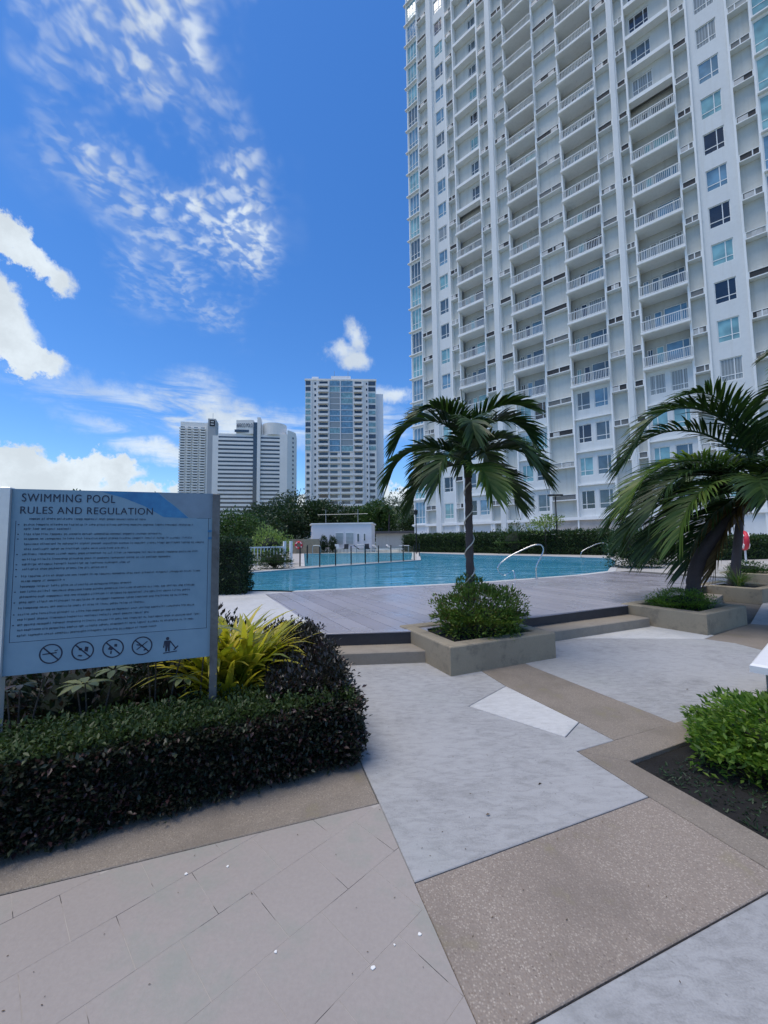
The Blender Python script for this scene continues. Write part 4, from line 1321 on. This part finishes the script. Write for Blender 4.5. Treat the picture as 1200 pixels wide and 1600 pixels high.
G2 = 'oval-leaved plants under the sign'
whorl_plant('pale oval-leaved plant low at the left under the sign', (-1.95, 2.72), [(-.02, -.05, .60, .13), (.10, .05, .66, .11), (-.16, .06, .56, .10)], group=G2)
whorl_plant('oval-leaved plant hanging below the middle of the sign', (-1.62, 2.88), [(.0, -.02, .80, .12), (.18, .03, .82, .12), (-.12, .08, .74, .10)], group=G2)
whorl_plant('oval-leaved plant near the right post under the sign', (-1.36, 2.92), [(.06, 0, .84, .12), (-.05, -.08, .58, .10), (.14, .06, .88, .13)], group=G2)
whorl_plant('fine-leaved dull plant at the far left under the sign', (-2.35, 2.62), [(0, 0, .62, .09), (.12, .05, .70, .09), (-.1, .02, .56, .08)], 'under_leaf', group=G2)
for k, (x, y, rx, ry, h, d) in enumerate(((-1.75, 3.45, .42, .35, .75, 'dark shrub close behind the middle of the sign'), (-2.35, 3.2, .6, .45, .78, 'dark shrub behind the left half of the sign'), (-3.2, 2.9, .6, .5, .8, 'dark shrub beyond the left sign post'), (-1.85, 4.2, .6, .4, .8, 'dark shrub at the back of the sign bed'))):
    bush('dark_shrub', d, (x, y), rx, ry, h, 2600, 'under_leaf', .07, group='dark shrubs behind the sign', z0=.04, sd=k * 1.3)
bush('planter_shrub', 'bushy green shrub with reddish lower leaves around the roped palm', (P1[0] + .10, P1[1] - .12), .60, .47, .72, 12000, 'shrub_warm_leaf', .054, z0=.26, sd=.4, stems=14, asp=.36, core=False)
bush('planter_shrub', 'low mown-looking green shrub at the foot of the leaning palm', (P2[0] - .36, P2[1] - .16), .52, .38, .40, 9000, 'shrub_leaf', .036, z0=.24, sd=1.4, asp=.3, upw=.9)
bush('bed_shrub', 'bright green leafy shrub in the bed at the right edge', (2.86, 2.70), .68, .62, .50, 14000, 'shrub_leaf', .050, z0=-.03, sd=2.2, stems=18, asp=.44, upw=.25)
bush('bed_shrub', 'green shrub mostly past the right edge, right of the bright bed shrub', (3.6, 2.5), .6, .6, .5, 3000, 'shrub_leaf', .055, z0=-.03, sd=3.2, stems=10, asp=.36, upw=.7)
strap('spiky green grass clump left in the second planter', pl_at(*PL3, .45, .55), 130, .55, .014, 'grass_blade', .26, e=(20, 80), group='grass clumps in the second planter')
strap('spiky green grass clump right in the second planter', pl_at(*PL3, .95, .80), 130, .55, .014, 'grass_blade', .26, e=(20, 80), group='grass clumps in the second planter')
bush('planter_shrub', 'low round shrub in the farthest planter', pl_at(*PL4, .7, .7), .6, .5, .45, 1500, 'tree_leaf_mid', .07, z0=.26, sd=4.)
# low weeds and fallen bits in the right bed: nobody could count them
n = 2600; A = rng.random((n, 2)); P = np.stack([1.72 + A[:, 0] * 1.1, 2.78 - A[:, 1] * 1.5 + A[:, 0] * .45, np.full(n, -.02)], 1)
keep = (P[:, 0] - 1.69) * .94 + (P[:, 1] - 2.88) * .33 > .05
P = P[keep]; V, Q = leaves(P, np.stack([rng.normal(size=len(P)), rng.normal(size=len(P)), rng.uniform(.1, 1.2, len(P))], 1), rng.uniform(.015, .05, len(P)), .010)
tag(link('bed_weeds', np_mesh('bed_weeds', V, Q, 'tree_leaf')), 'dark low weeds and litter on the soil of the right bed', 'ground cover', kind='stuff')

# ------------------------------------------------------------------ middle distance
hedge('tall_hedge', 'tall dark clipped hedge block behind the right sign post', -3.6, 0, 0, .95, 0, 1.32, 9000, 'tree_leaf', .07, (-3.42, 9.55, .3), R(4), 'tfr', jit=.09)
hedge('boundary_hedge', 'long dark green hedge along the far pool edge before the tower', 0, 21.4, 0, 1.3, 0, 1.75, 22000, 'clipped_leaf', .15, (2.0, 44.9, .29), math.atan2(-15.5, 13.9), 'tfr', jit=.22)
hedge('boundary_hedge', 'green hedge at the right edge behind the red life ring', 0, 9, 0, 1.2, 0, 1.15, 7000, 'clipped_leaf', .13, (17.6, 21.2, .29), R(12), 'tfl', 'tree_leaf_mid', 2500, jit=.15)
bush('fence_shrub', 'yellow-green shrub rising above the white railing', (-6.55, 22.6), 1.25, 1.1, 2.15, 2600, 'tree_leaf_pale', .16, z0=.29, sd=.7, cat='shrub')
bush('fence_shrub', 'green shrub before the left half of the white railing', (-6.5, 17.75), .85, .6, 1.05, 2200, 'tree_leaf_mid', .10, z0=.29, sd=1.7)
bush('fence_shrub', 'green shrub before the right half of the white railing', (-5.2, 19.0), .75, .55, .95, 2000, 'clipped_leaf', .10, z0=.29, sd=2.7)
bush('fence_shrub', 'leafy shrub between the tall hedge and the railing', (-8.1, 18.4), 1.1, .9, 1.6, 2200, 'tree_leaf_mid', .13, z0=.29, sd=3.7)
bush('pool_shrub', 'dark shrub at the pool corner left of the leaning palm', (10.6, 17.0), 1.05, .95, 1.9, 8000, 'clipped_leaf', .10, z0=.29, sd=4.7)
bush('pool_shrub', 'dark shrub further along behind the leaning palm', (13.2, 19.0), 1.2, 1.1, 1.9, 6000, 'clipped_leaf', .12, z0=.29, sd=5.2)
for x, d in ((-6.75, 'left dark clipped dome shrub before the pool house'), (-5.75, 'right dark clipped dome shrub before the pool house')):
    bush('dome_shrub', d, (x, 44.2), .50, .48, 1.9, 5000, 'tree_leaf', .10, z0=.29, sd=x, group='dome shrubs at the pool house', stems=3)
tree('young_tree', 'pale thin-leaved young tree beside the tall lamp behind the hedge', (13.2, 32.6, .29), 3.2, 1.35, 700, 'tree_leaf_pale', .20, 'trunk_grey', .45, clumps=12, sd=.9)
bush('hedge_shrub', 'green shrub standing above the long hedge', (11.4, 34.6), 1.6, 1.2, 2.75, 1800, 'tree_leaf_mid', .18, z0=.29, sd=6.)
GT = 'trees beyond the pools'
for k, (px, top, Y, cr, leaf, d) in enumerate((
        (428, 774, 58, 4.6, 'tree_leaf', 'dark broad tree before the hotel, left of the pool house'), (458, 766, 67, 5.6, 'tree_leaf', 'tallest dark tree in the clump left of the pool house'),
        (492, 782, 63, 4.8, 'tree_leaf', 'dark tree just behind the left corner of the pool house'), (528, 792, 66, 4.6, 'tree_leaf', 'dark tree behind the pool house roof pipes'),
        (562, 790, 71, 4.4, 'tree_leaf_mid', 'green tree behind the right end of the pool house'), (588, 782, 66, 3.8, 'tree_leaf_mid', 'green tree right of the pool house'),
        (360, 786, 31, 2.2, 'tree_leaf_mid', 'mid-green tree right beside the sign, near'), (385, 806, 37, 2.6, 'tree_leaf', 'dark small tree between the sign and the tree clump'),
        (405, 800, 50, 3.4, 'tree_leaf', 'dark tree under the hotel stripes'), (135, 764, 60, 3.4, 'tree_leaf_mid', 'tree whose top shows above the sign title'),
        (240, 767, 60, 3.0, 'tree_leaf_mid', 'tree whose top shows above the blue wave of the sign'), (640, 806, 74, 4.5, 'tree_leaf', 'dark tree far behind the annex roof'))):
    X = (px - 600) / 620 * Y; h = 1.0 + (847 - top) / 620 * Y * .96
    tree('broad_tree', d, (X, Y, .1), h, cr, 7000 if Y > 40 else 6000, leaf, .38 if Y > 40 else .20, group=GT, sd=k * .37 + .1, low=.22, clumps=34)
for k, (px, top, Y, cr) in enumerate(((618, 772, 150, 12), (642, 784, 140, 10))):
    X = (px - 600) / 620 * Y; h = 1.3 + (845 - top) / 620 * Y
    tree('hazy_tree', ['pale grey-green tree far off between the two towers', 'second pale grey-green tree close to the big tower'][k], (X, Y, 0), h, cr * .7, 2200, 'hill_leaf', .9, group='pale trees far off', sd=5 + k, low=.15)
wood = []
for k in range(60):
    a = rng.uniform(-1.05, 1.05); Yd = rng.uniform(110, 190); c = np.array([math.tan(a) * Yd, Yd, rng.uniform(1, 2.5)])
    g = unit(rng.normal(size=(110, 3))) * rng.uniform(.3, 1, (110, 1)) * np.array([6, 6, 2.5]); wood.append(g + c)
P = np.concatenate(wood); V, Q = leaves(P, rng.normal(size=P.shape), rng.uniform(.7, 1.5, len(P)), .8)
tag(link('tree_belt', np_mesh('tree_belt', V, Q, 'tree_leaf')), 'far band of dark trees along the foot of the towers', 'trees', kind='stuff')
# wind-blown bits on the paving: nobody could count them
n = 260; A = rng.random((n, 2)); P = np.stack([-1.9 + A[:, 0] * 5.2, 1.2 + A[:, 1] ** 1.3 * 4.2, np.full(n, .003)], 1)
keep = (P[:, 0] * .36 + P[:, 1] > 0) & ~((P[:, 0] < -.05) & (P[:, 1] > 2.44 + .36 * P[:, 0])) & ~((P[:, 0] > 1.3) & (P[:, 1] < 3.6))
P = P[keep]; V, Q = leaves(P, np.stack([rng.normal(size=len(P)), rng.normal(size=len(P)), rng.uniform(-.05, .25, len(P))], 1), rng.uniform(.004, .016, len(P)), .004)
tag(link('paving_litter', np_mesh('paving_litter', V, Q, 'dry_leaf')), 'tiny dry leaf crumbs blown over the paving', 'litter', kind='stuff')

# ------------------------------------------------------------------ the rules sign
SG = empty('rules_sign', (-1.189, 2.8, 0), math.atan2(.327, .945), 'blue-grey board of swimming pool rules on two metal posts', 'sign')
bd = MB().box(-1.153, -.021, -.011, .011, .775, 1.896).build('board', 'sign_face', SG)
MB().box(-.021, .025, -.032, .03, .0, 1.894, .004).build('post', 'post_metal_shaded', SG)
MB().box(-1.204, -1.154, -.032, .03, .0, 1.903, .004).build('post', 'post_metal_lit', SG)
yp = -.0125
text('SWIMMING POOL', .072, 'sign_ink', bd, (-1.103, yp, 1.819), (R(90), 0, 0), 'title', .0, .0008, .493, 1.12)
text('RULES AND REGULATION', .064, 'sign_ink', bd, (-1.108, yp, 1.744), (R(90), 0, 0), 'title', .0, .0008, .717, 1.08)


def plate(poly, mat, name, z=.001, parent=bd):
    n = len(poly); y0 = -.0112
    V = [(x, y0 - z, w) for x, w in poly] + [(x, y0, w) for x, w in poly]
    return mesh_obj(name, V, [tuple(range(n)), tuple(range(2 * n - 1, n - 1, -1))] + [(i, n + i, n + (i + 1) % n, (i + 1) % n) for i in range(n)], mat, parent)


plate([(-.70, 1.8945), (-.56, 1.852), (-.44, 1.80), (-.325, 1.728), (-.172, 1.722), (-.25, 1.795), (-.315, 1.848), (-.365, 1.8945)], 'sign_wave', 'printed_wave', .0006)
plate([(-.36, 1.8945), (-.31, 1.850), (-.245, 1.797), (-.168, 1.724), (-.10, 1.722), (-.022, 1.722), (-.022, 1.8945)], 'sign_wave_light', 'printed_corner', .0004)['label'] = 'paler printed corner'
LN = [(1.707, -1.06, -.433, 0), (1.671, -1.086, -.146, 1), (1.644, -1.085, -.844, 0), (1.612, -1.083, -.328, 1), (1.583, -1.082, -.15, 1), (1.551, -1.081, -.077, 0), (1.520, -1.079, -.533, 0), (1.489, -1.087, -.118, 1), (1.457, -1.086, -.278, 0),
      (1.427, -1.085, -.514, 1), (1.398, -1.084, -.643, 1), (1.355, -1.086, -.097, 1), (1.326, -1.085, -.867, 0), (1.293, -1.088, -.505, 0), (1.262, -1.087, -.126, 1), (1.230, -1.088, -.155, 0), (1.198, -1.089, -.160, 1), (1.164, -1.092, -.424, 0),
      (1.127, -1.092, -.129, 1), (1.096, -1.093, -.40, 0), (1.064, -1.093, -.098, 1), (1.033, -1.092, -.127, 0), (1.001, -1.091, -.352, 0)]
rs = random.Random(5)
tx = MB()
STK = [((0, .12, 0, 1), (.12, .75, .42, .56)), ((0, .13, 0, .72), (.55, .68, 0, .72), (.12, .56, .6, .72)), ((.1, .6, 0, .12), (0, .13, .05, .65), (.1, .65, .6, .72), (.54, .67, .05, .65)), ((.2, .33, 0, 1),), ((0, .62, 0, .12), (.25, .38, 0, .72)), ((0, .6, .58, .7), (0, .12, 0, .7), (0, .6, .28, .4), (0, .6, 0, .11)), ((.0, .13, -.25, .72), (.13, .6, .6, .72), (.13, .6, 0, .12), (.5, .63, .1, .6))]
for z, x0, x1, bul in LN:
    if bul: tx.box(-1.116, -1.109, yp - .0004, yp + .001, z + .002, z + .008)
    x = x0; ch = .0135
    while x < x1:
        for _ in range(rs.choice((2, 3, 4, 5, 6, 7, 8, 9))):
            if x >= x1: break
            for a, b, c, d in rs.choice(STK): tx.box(x + a * .010, x + b * .010, yp - .0004, yp + .001, z + c * ch, z + d * ch)
            x += .0093
        x += .0065
tag(tx.build('body_text', 'sign_ink', bd), kind='stuff')
for a, b, c, d in ((-1.128, -.045, .968, .9705), (-1.128, -1.1255, .97, 1.70), (-.0475, -.045, .97, 1.722), (-.12, -.03, 1.7205, 1.7225)): plate([(a, c), (b, c), (b, d), (a, d)], 'sign_ink', 'printed_border', .0005)


def ring(cx, cz, r, w=.0075, n=36, start=0):
    V, Fc = [], []
    for k in range(n):
        a = 2 * math.pi * k / n
        for q in (r - w / 2, r + w / 2): V.append((cx + q * math.cos(a), yp, cz + q * math.sin(a)))
    for k in range(n): Fc.append((2 * k, 2 * k + 1, (2 * k + 3) % (2 * n), (2 * k + 2) % (2 * n)))
    return V, Fc


def bar(p, q, w):
    d = (Vector(q) - Vector(p)).normalized(); s_ = Vector((-d.y, d.x)) * w / 2
    return [(p[0] + s_.x, p[1] + s_.y), (p[0] - s_.x, p[1] - s_.y), (q[0] - s_.x, q[1] - s_.y), (q[0] + s_.x, q[1] + s_.y)]


def icon(cx, cz, shapes):
    V, Fc = ring(cx, cz, .056)
    q = bar((cx - .04, cz + .04), (cx + .04, cz - .04), .008)
    for poly in [q] + [[(cx + x, cz + z) for x, z in s_] for s_ in shapes]:
        n = len(V); V += [(x, yp - .0003, z) for x, z in poly]; Fc.append(tuple(range(n, n + len(poly))))
    mesh_obj('prohibition_symbol', V, Fc, 'sign_ink', bd)


icon(-.919, .884, [[(-.042, -.004), (.030, .001), (.030, .008), (-.042, .003)], [(.020, .012), (.036, .018), (.034, .023), (.016, .017)]])
icon(-.755, .885, [[(-.028, -.030), (-.006, -.034), (.0, -.026), (-.02, -.022)], [(.008, .0), (.026, -.008), (.030, .022), (.012, .026)], [(-.022, .006), (-.004, .002), (-.004, .018), (-.02, .02)]])
icon(-.592, .885, [[(-.03, -.004), (-.006, -.012), (.0, .004), (-.02, .012)], [(.006, .01), (.022, .008), (.022, .026), (.006, .026)], [(-.016, -.034), (-.008, -.034), (-.006, -.016), (-.014, -.014)]])
icon(-.430, .885, [bar((-.03, -.022), (.03, .026), .006), bar((-.032, .010), (.006, .0), .007), bar((.01, -.03), (.026, -.02), .008)])
V, Fc = [], []
px_, pz_ = -.282, .826
hd = [(px_ + .010 * math.cos(2 * math.pi * k / 14), pz_ + .092 + .011 * math.sin(2 * math.pi * k / 14)) for k in range(14)]
for poly in (hd, [(px_ - .014, pz_ + .045), (px_ + .014, pz_ + .045), (px_ + .018, pz_ + .078), (px_ - .016, pz_ + .080)], [(px_ - .013, pz_ + .008), (px_ - .002, pz_ + .008), (px_ + .001, pz_ + .046), (px_ - .013, pz_ + .046)], [(px_ + .004, pz_ + .008), (px_ + .014, pz_ + .008), (px_ + .014, pz_ + .046), (px_ + .001, pz_ + .046)],
             [(px_ - .026, pz_ + .035), (px_ - .019, pz_ + .033), (px_ - .014, pz_ + .078), (px_ - .020, pz_ + .078)], bar((px_ + .016, pz_ + .074), (px_ + .052, pz_ + .022), .007), bar((px_ + .038, pz_ + .014), (px_ + .064, pz_ + .040), .008), bar((px_ - .024, pz_ - .001), (px_ + .058, pz_ + .006), .006)):
    n = len(V); V += [(x, yp, z) for x, z in poly]; Fc.append(tuple(range(n, n + len(poly))))
mesh_obj('sweeper_symbol', V, Fc, 'sign_ink', bd)
MB().box(-.050, -.024, -.0135, -.0113, 1.625, 1.640).build('sticker_scrap', 'sign_wave', bd)
MB().box(-.046, -.024, -.0135, -.0113, 1.575, 1.592).build('sticker_scrap', 'sign_wave', bd)

# ------------------------------------------------------------------ pool fittings
RAIL1 = [(4.73, 12.5, 0.3), (4.74, 12.5, 0.69), (4.91, 12.52, 0.99), (5.0, 12.54, 1.19), (4.97, 12.56, 1.33), (4.85, 12.58, 1.37), (4.6, 12.62, 1.31), (3.99, 12.66, 1.02), (3.66, 12.68, 0.77), (3.58, 12.68, 0.63), (3.63, 12.68, 0.49), (3.77, 12.66, 0.41), (3.89, 12.6, 0.47), (4.0, 12.5, 0.56), (4.03, 12.45, 0.48), (4.03, 12.4, 0.3)]
RAIL2 = [(13.05, 26.5, 0.3), (13.06, 26.5, 0.58), (13.28, 26.5, 0.79), (13.81, 26.5, 1.04), (14.28, 26.5, 1.21), (14.7, 26.5, 1.22), (14.85, 26.5, 1.0), (14.85, 26.5, 0.3)]
BENCH = (3.16, 3.54)


def rail_thing(name, pts, r, mat, label, cat, flanges=()):
    root = empty(name, (0, 0, 0), 0, label, cat)
    P = [Vector(p) for p in pts]
    out = []
    for i in range(len(P) - 1):                           # rounded run of the tube
        a, b, c, d = P[max(i - 1, 0)], P[i], P[i + 1], P[min(i + 2, len(P) - 1)]
        for k in range(5):
            t_ = k / 5; out.append(.5 * ((2 * b) + (c - a) * t_ + (2 * a - 5 * b + 4 * c - d) * t_ ** 2 + (3 * b - a - 3 * c + d) * t_ ** 3))
    out.append(P[-1])
    MB().tube(out, r, 8).build('tube', mat, root, smooth=True)
    for f in flanges: MB().lathe([(0, .0), (.055, .0), (.055, .015), (.03, .03), (.0, .03)], 12, f[0], f[1]).build('flange', mat, root, (0, 0, f[2]))
    return root


rail_thing('pool_handrail', RAIL1, .021, 'steel', 'bent steel handrail at the near pool edge', 'handrail', ((RAIL1[0][0], RAIL1[0][1], .31), (RAIL1[-1][0], RAIL1[-1][1], .31)))
rail_thing('pool_handrail', RAIL2, .024, 'steel', 'steel handrail at the far right pool corner', 'handrail', ((RAIL2[0][0], RAIL2[0][1], .31),))
for x, d in ((-7.5, 'left arched steel ladder rail of the shallow pool'), (-2.9, 'right arched steel ladder rail of the shallow pool')):
    rail_thing('ladder_rail', [(x, 41.6, .3), (x, 41.6, .95), (x + .12, 41.6, 1.12), (x + .68, 41.6, 1.12), (x + .8, 41.6, .95), (x + .8, 41.6, .3)], .045, 'galvanised', d, 'ladder rail')
FP = [(-3.2 + 5.4 * k, 19.7 + 5.8 * k) for k in (.0, .128, .263, .396, .528, .663, .804, .938)]
FEN = empty('pool_fence', (-3.2, 19.7, .31), 0, 'row of dark posts with clear panels dividing the two pools', 'fence')
for i, (x, y) in enumerate(FP):
    MB().tube([(x + 3.2, y - 19.7, 0), (x + 3.2, y - 19.7, .98)], .032, 8).build('post', 'black_metal', FEN)
    if i:
        a, b = Vector(FP[i - 1]) - Vector((3.2 - 6.4, 19.7)), Vector((x, y)) - Vector((3.2 - 6.4, 19.7))
        a = Vector(FP[i - 1]) - Vector((-3.2, 19.7)); b = Vector((x, y)) - Vector((-3.2, 19.7))
        d = (b - a).normalized(); q = Vector((-d.y, d.x)) * .005; a = a + d * .04; b = b - d * .04
        MB().prism(ccw([tuple(a - q), tuple(b - q), tuple(b + q), tuple(a + q)]), .08, .88).build('pane', 'clear_panel', FEN)
for i, (x, y, d) in enumerate(((-4.3, 20.3, 'first short dark post left of the pool fence'), (-4.5, 23.2, 'second short dark post at the shallow pool side'), (-5.6, 29.0, 'third short dark post further along the shallow pool'), (2.95, 37.0, 'dark post at the far end of the shallow pool'), (2.7, 31.0, 'dark post right of the pool fence end'))):
    o = MB().tube([(0, 0, 0), (0, 0, 1.0)], .035, 8).build('dark_post', 'black_metal', None, (x, y, .3)); tag(o, d, 'post', 'loose dark posts round the shallow pool')
WR = empty('white_railing', (-7.3, 18.05, .29), math.atan2(1.95, 2.3), 'white picket railing with shrubs at the left pool end', 'railing')
MB().box(0, 3.0, -.03, .03, .98, 1.05).build('top_rail', 'white_paint', WR)
MB().box(0, 3.0, -.025, .025, .16, .22).build('bottom_rail', 'white_paint', WR)
pk = MB().box(-.018, .018, -.018, .018, .22, .98).mesh('picket', 'white_paint')
for k in range(18): link('picket', pk, WR, (.12 + k * .165, 0, 0))
for x in (0, 3.0, 3.35): MB().box(x - .06, x + .06, -.06, .06, 0, 1.3 if x > 2 else 1.12).build('post', 'white_paint', WR)


def life_ring(name, label, loc, r, rz, mat='red_plastic'):
    root = empty(name, loc, rz, label, 'life ring')
    V, Fc = [], []; n, m_ = 24, 8
    for i in range(n):
        for j in range(m_):
            a, b = 2 * math.pi * i / n, 2 * math.pi * j / m_; q = r * .76 + r * .24 * math.cos(b)
            V.append((q * math.cos(a), r * .22 * math.sin(b), q * math.sin(a)))
    for i in range(n):
        for j in range(m_): Fc.append((i * m_ + j, ((i + 1) % n) * m_ + j, ((i + 1) % n) * m_ + (j + 1) % m_, i * m_ + (j + 1) % m_))
    mesh_obj('ring', V, Fc, mat, root, True)
    for k in range(4):
        a = R(45 + 90 * k); c = (r * .76 * math.cos(a), 0, r * .76 * math.sin(a))
        m2 = MB().box(-.05, .05, -r * .25, r * .25, -r * .26, r * .26).build('band', 'white_paint', root, c); m2.rotation_euler = (0, -a, 0)
    return root


life_ring('life_ring', 'small red life ring on the grey wall by the shallow pool', (-9.2, 42.75, 1.2), .42, R(8))
life_ring('life_ring', 'red life ring hung on a white post, right edge', (15.0, 16.6, 1.38), .42, R(62))
o = MB().tube([(0, 0, 0), (0, 0, 1.75)], .035, 8).build('white_post', 'white_paint', None, (15.12, 16.72, .3)); tag(o, 'thin white post carrying the red life ring, right edge', 'post')


def lamp(loc, h, label, flat):
    root = empty('garden_lamp', loc, 0, label, 'lamp', None)
    MB().tube([(0, 0, 0), (0, 0, h)], [.07, .05], 8).build('pole', 'black_metal', root, smooth=True)
    MB().lathe([(.16, 0), (.16, .05), (.09, .12), (.07, .2)], 10).build('base_plate', 'black_metal', root)
    if flat:
        MB().box(-.55, .55, -.2, .2, h, h + .14, .03).build('lamp_head', 'black_metal', root)
        MB().box(-.45, .45, -.15, .15, h - .02, h - .001).build('diffuser', 'bulb_cover', root)
    else:
        MB().lathe([(.05, h), (.17, h + .08), (.2, h + .42), (.26, h + .46), (.03, h + .62)], 10).build('lamp_head', 'black_metal', root)


lamp((13.9, 32.0, .29), 4.7, 'dark lamp post with flat head, behind the hedge', True)
lamp((3.35, 41.6, .29), 3.9, 'dark lamp post with lantern head at the left corner of the tower', False)


def lounger(loc, rz, label, mat):
    root = empty('sun_lounger', loc, rz, label, 'lounger', 'loungers by the pool house')
    MB().box(0, 1.9, 0, .06, .28, .34).build('side_rail', 'white_paint', root); MB().box(0, 1.9, .6, .66, .28, .34).build('side_rail', 'white_paint', root)
    for x in (.2, 1.6):
        for y in (.01, .61): MB().box(x, x + .05, y, y + .04, 0, .28).build('leg', 'white_paint', root)
    MB().box(.62, 1.88, .061, .599, .30, .39).build('seat_pad', mat, root)
    b_ = MB().box(-.72, 0, .0, .54, 0, .08).build('backrest', mat, root, (.62, .061, .33)); b_.rotation_euler = (0, R(38), 0)


lounger((-1.2, 43.4, .29), R(20), 'white lounger with raised back, nearest the annex', 'white_paint')
lounger((.3, 43.8, .29), R(20), 'white lounger just before the hedge end', 'white_paint')
lounger((-3.4, 43.7, .29), R(10), 'dark-cushioned lounger before the pool house windows', 'dark_cushion')


def table(loc, label):
    root = empty('pool_table', loc, 0, label, 'table')
    MB().box(-.55, .55, -.35, .35, .70, .75, .01).build('table_top', 'white_paint', root)
    for x in (-.48, .44):
        for y in (-.3, .26): MB().box(x, x + .04, y, y + .04, 0, .70).build('leg', 'galvanised', root)


table((2.1, 42.6, .29), 'small white table at the far corner of the shallow pool')


def chair(loc, rz, label, mat):
    root = empty('pool_chair', loc, rz, label, 'chair', 'chairs before the pool house')
    MB().box(-.24, .24, -.24, .24, .40, .46, .01).build('seat', mat, root)
    b_ = MB().box(-.24, .24, -.03, .03, 0, .5).build('backrest', mat, root, (0, .24, .46)); b_.rotation_euler = (R(-12), 0, 0)
    for x in (-.22, .18):
        for y in (-.22, .18): MB().box(x, x + .04, y, y + .04, 0, .40).build('leg', 'galvanised', root)


chair((-5.0, 43.2, .29), R(160), 'white chair beside the dome shrubs', 'white_paint')
chair((-4.3, 44.2, .29), R(200), 'dark chair before the white pool house wall', 'dark_cushion')
chair((-1.9, 44.6, .29), R(170), 'dark chair by the right end of the pool house', 'dark_cushion')

# ------------------------------------------------------------------ foreground odds and ends
BN = empty('stone_bench', (BENCH[0], BENCH[1], 0), R(-50), 'white slab bench cut off by the right edge', 'bench')
MB().box(0, .5, 0, 1.4, .375, .45, .018).build('seat_slab', 'white_paint', BN)
for x in (.08, .37):
    for y in (.16, 1.2): MB().box(x, x + .05, y, y + .05, -.03, .375).build('leg', 'galvanised', BN)
SP = empty('garden_spotlight', (*pl_at(*PL1, 1.40, .62), .33), R(40), 'small black spotlight with wire on the near planter rim', 'spotlight')
MB().tube([(0, 0, 0), (0, 0, .05), (-.02, 0, .10)], .012, 6).build('stake', 'black_metal', SP)
MB().tube([(-.03, 0, .09), (-.12, 0, .15)], [.03, .045], 10).build('lamp_can', 'black_metal', SP)
MB().tube([(.0, 0, .02), (-.06, .04, .10), (-.14, .05, .22), (-.22, .02, .34)], .006, 5).build('wire', 'black_metal', SP)
PT = 'white petals fallen on the tiles'
spots = ((-.43, 1.62), (.02, 1.64), (-.06, 1.56), (-.52, 1.38), (-.03, 1.33), (-.42, 1.28), (-.77, 2.02), (-.95, 1.98), (.12, 1.68), (-.82, 1.24), (-.35, 1.30), (.0, 1.25), (.05, 1.22))
names_ = ('white petal on the tiles, middle of the lower left', 'white petal near the pebble panel, upper of two', 'white petal near the pebble panel, lower of two', 'white petal low on the tiles, left of centre', 'largest white petal on the tiles, low by the pebble panel', 'white petal at the bottom, just left of centre', 'white petal by the hedge kerb, right of a pair', 'white petal by the hedge kerb, left of a pair', 'tiny white petal against the panel joint', 'white petal at the far lower left', 'tiny white petal at the bottom beside a tile joint', 'tiny white petal at the bottom right of the tiles', 'tiny white petal at the bottom, last towards the joint')
for k, ((x, y), d) in enumerate(zip(spots, names_)):
    r = random.uniform(.005, .009) * (1.5 if 'largest' in d else 1)
    mb = MB(); ps = [(r * random.uniform(.6, 1.2) * math.cos(a), r * random.uniform(.6, 1.2) * math.sin(a)) for a in [2 * math.pi * q / 7 for q in range(7)]]
    o = mb.prism(ps, 0, .003, .001).build('fallen_petal', 'petal', None, (x, y, .0015)); tag(o, d, 'petal', PT)
for k, (x, y, d) in enumerate(((.55, 2.35, 'small dry leaf on the pale panel, left'), (.95, 2.62, 'small dry leaf on the pale panel, near the pebble panel'), (3.05, 4.15, 'small dry leaf on the far pale panel'))):
    V, Q = leaves(np.array([[0, 0, .004]]), np.array([[1, .3 * k, .1]]), .03, .014)
    o = link('dry_leaf', np_mesh('dry_leaf', V, Q, 'dry_leaf'), None, (x, y, .002)); tag(o, d, 'leaf', 'dry leaves on the paving')
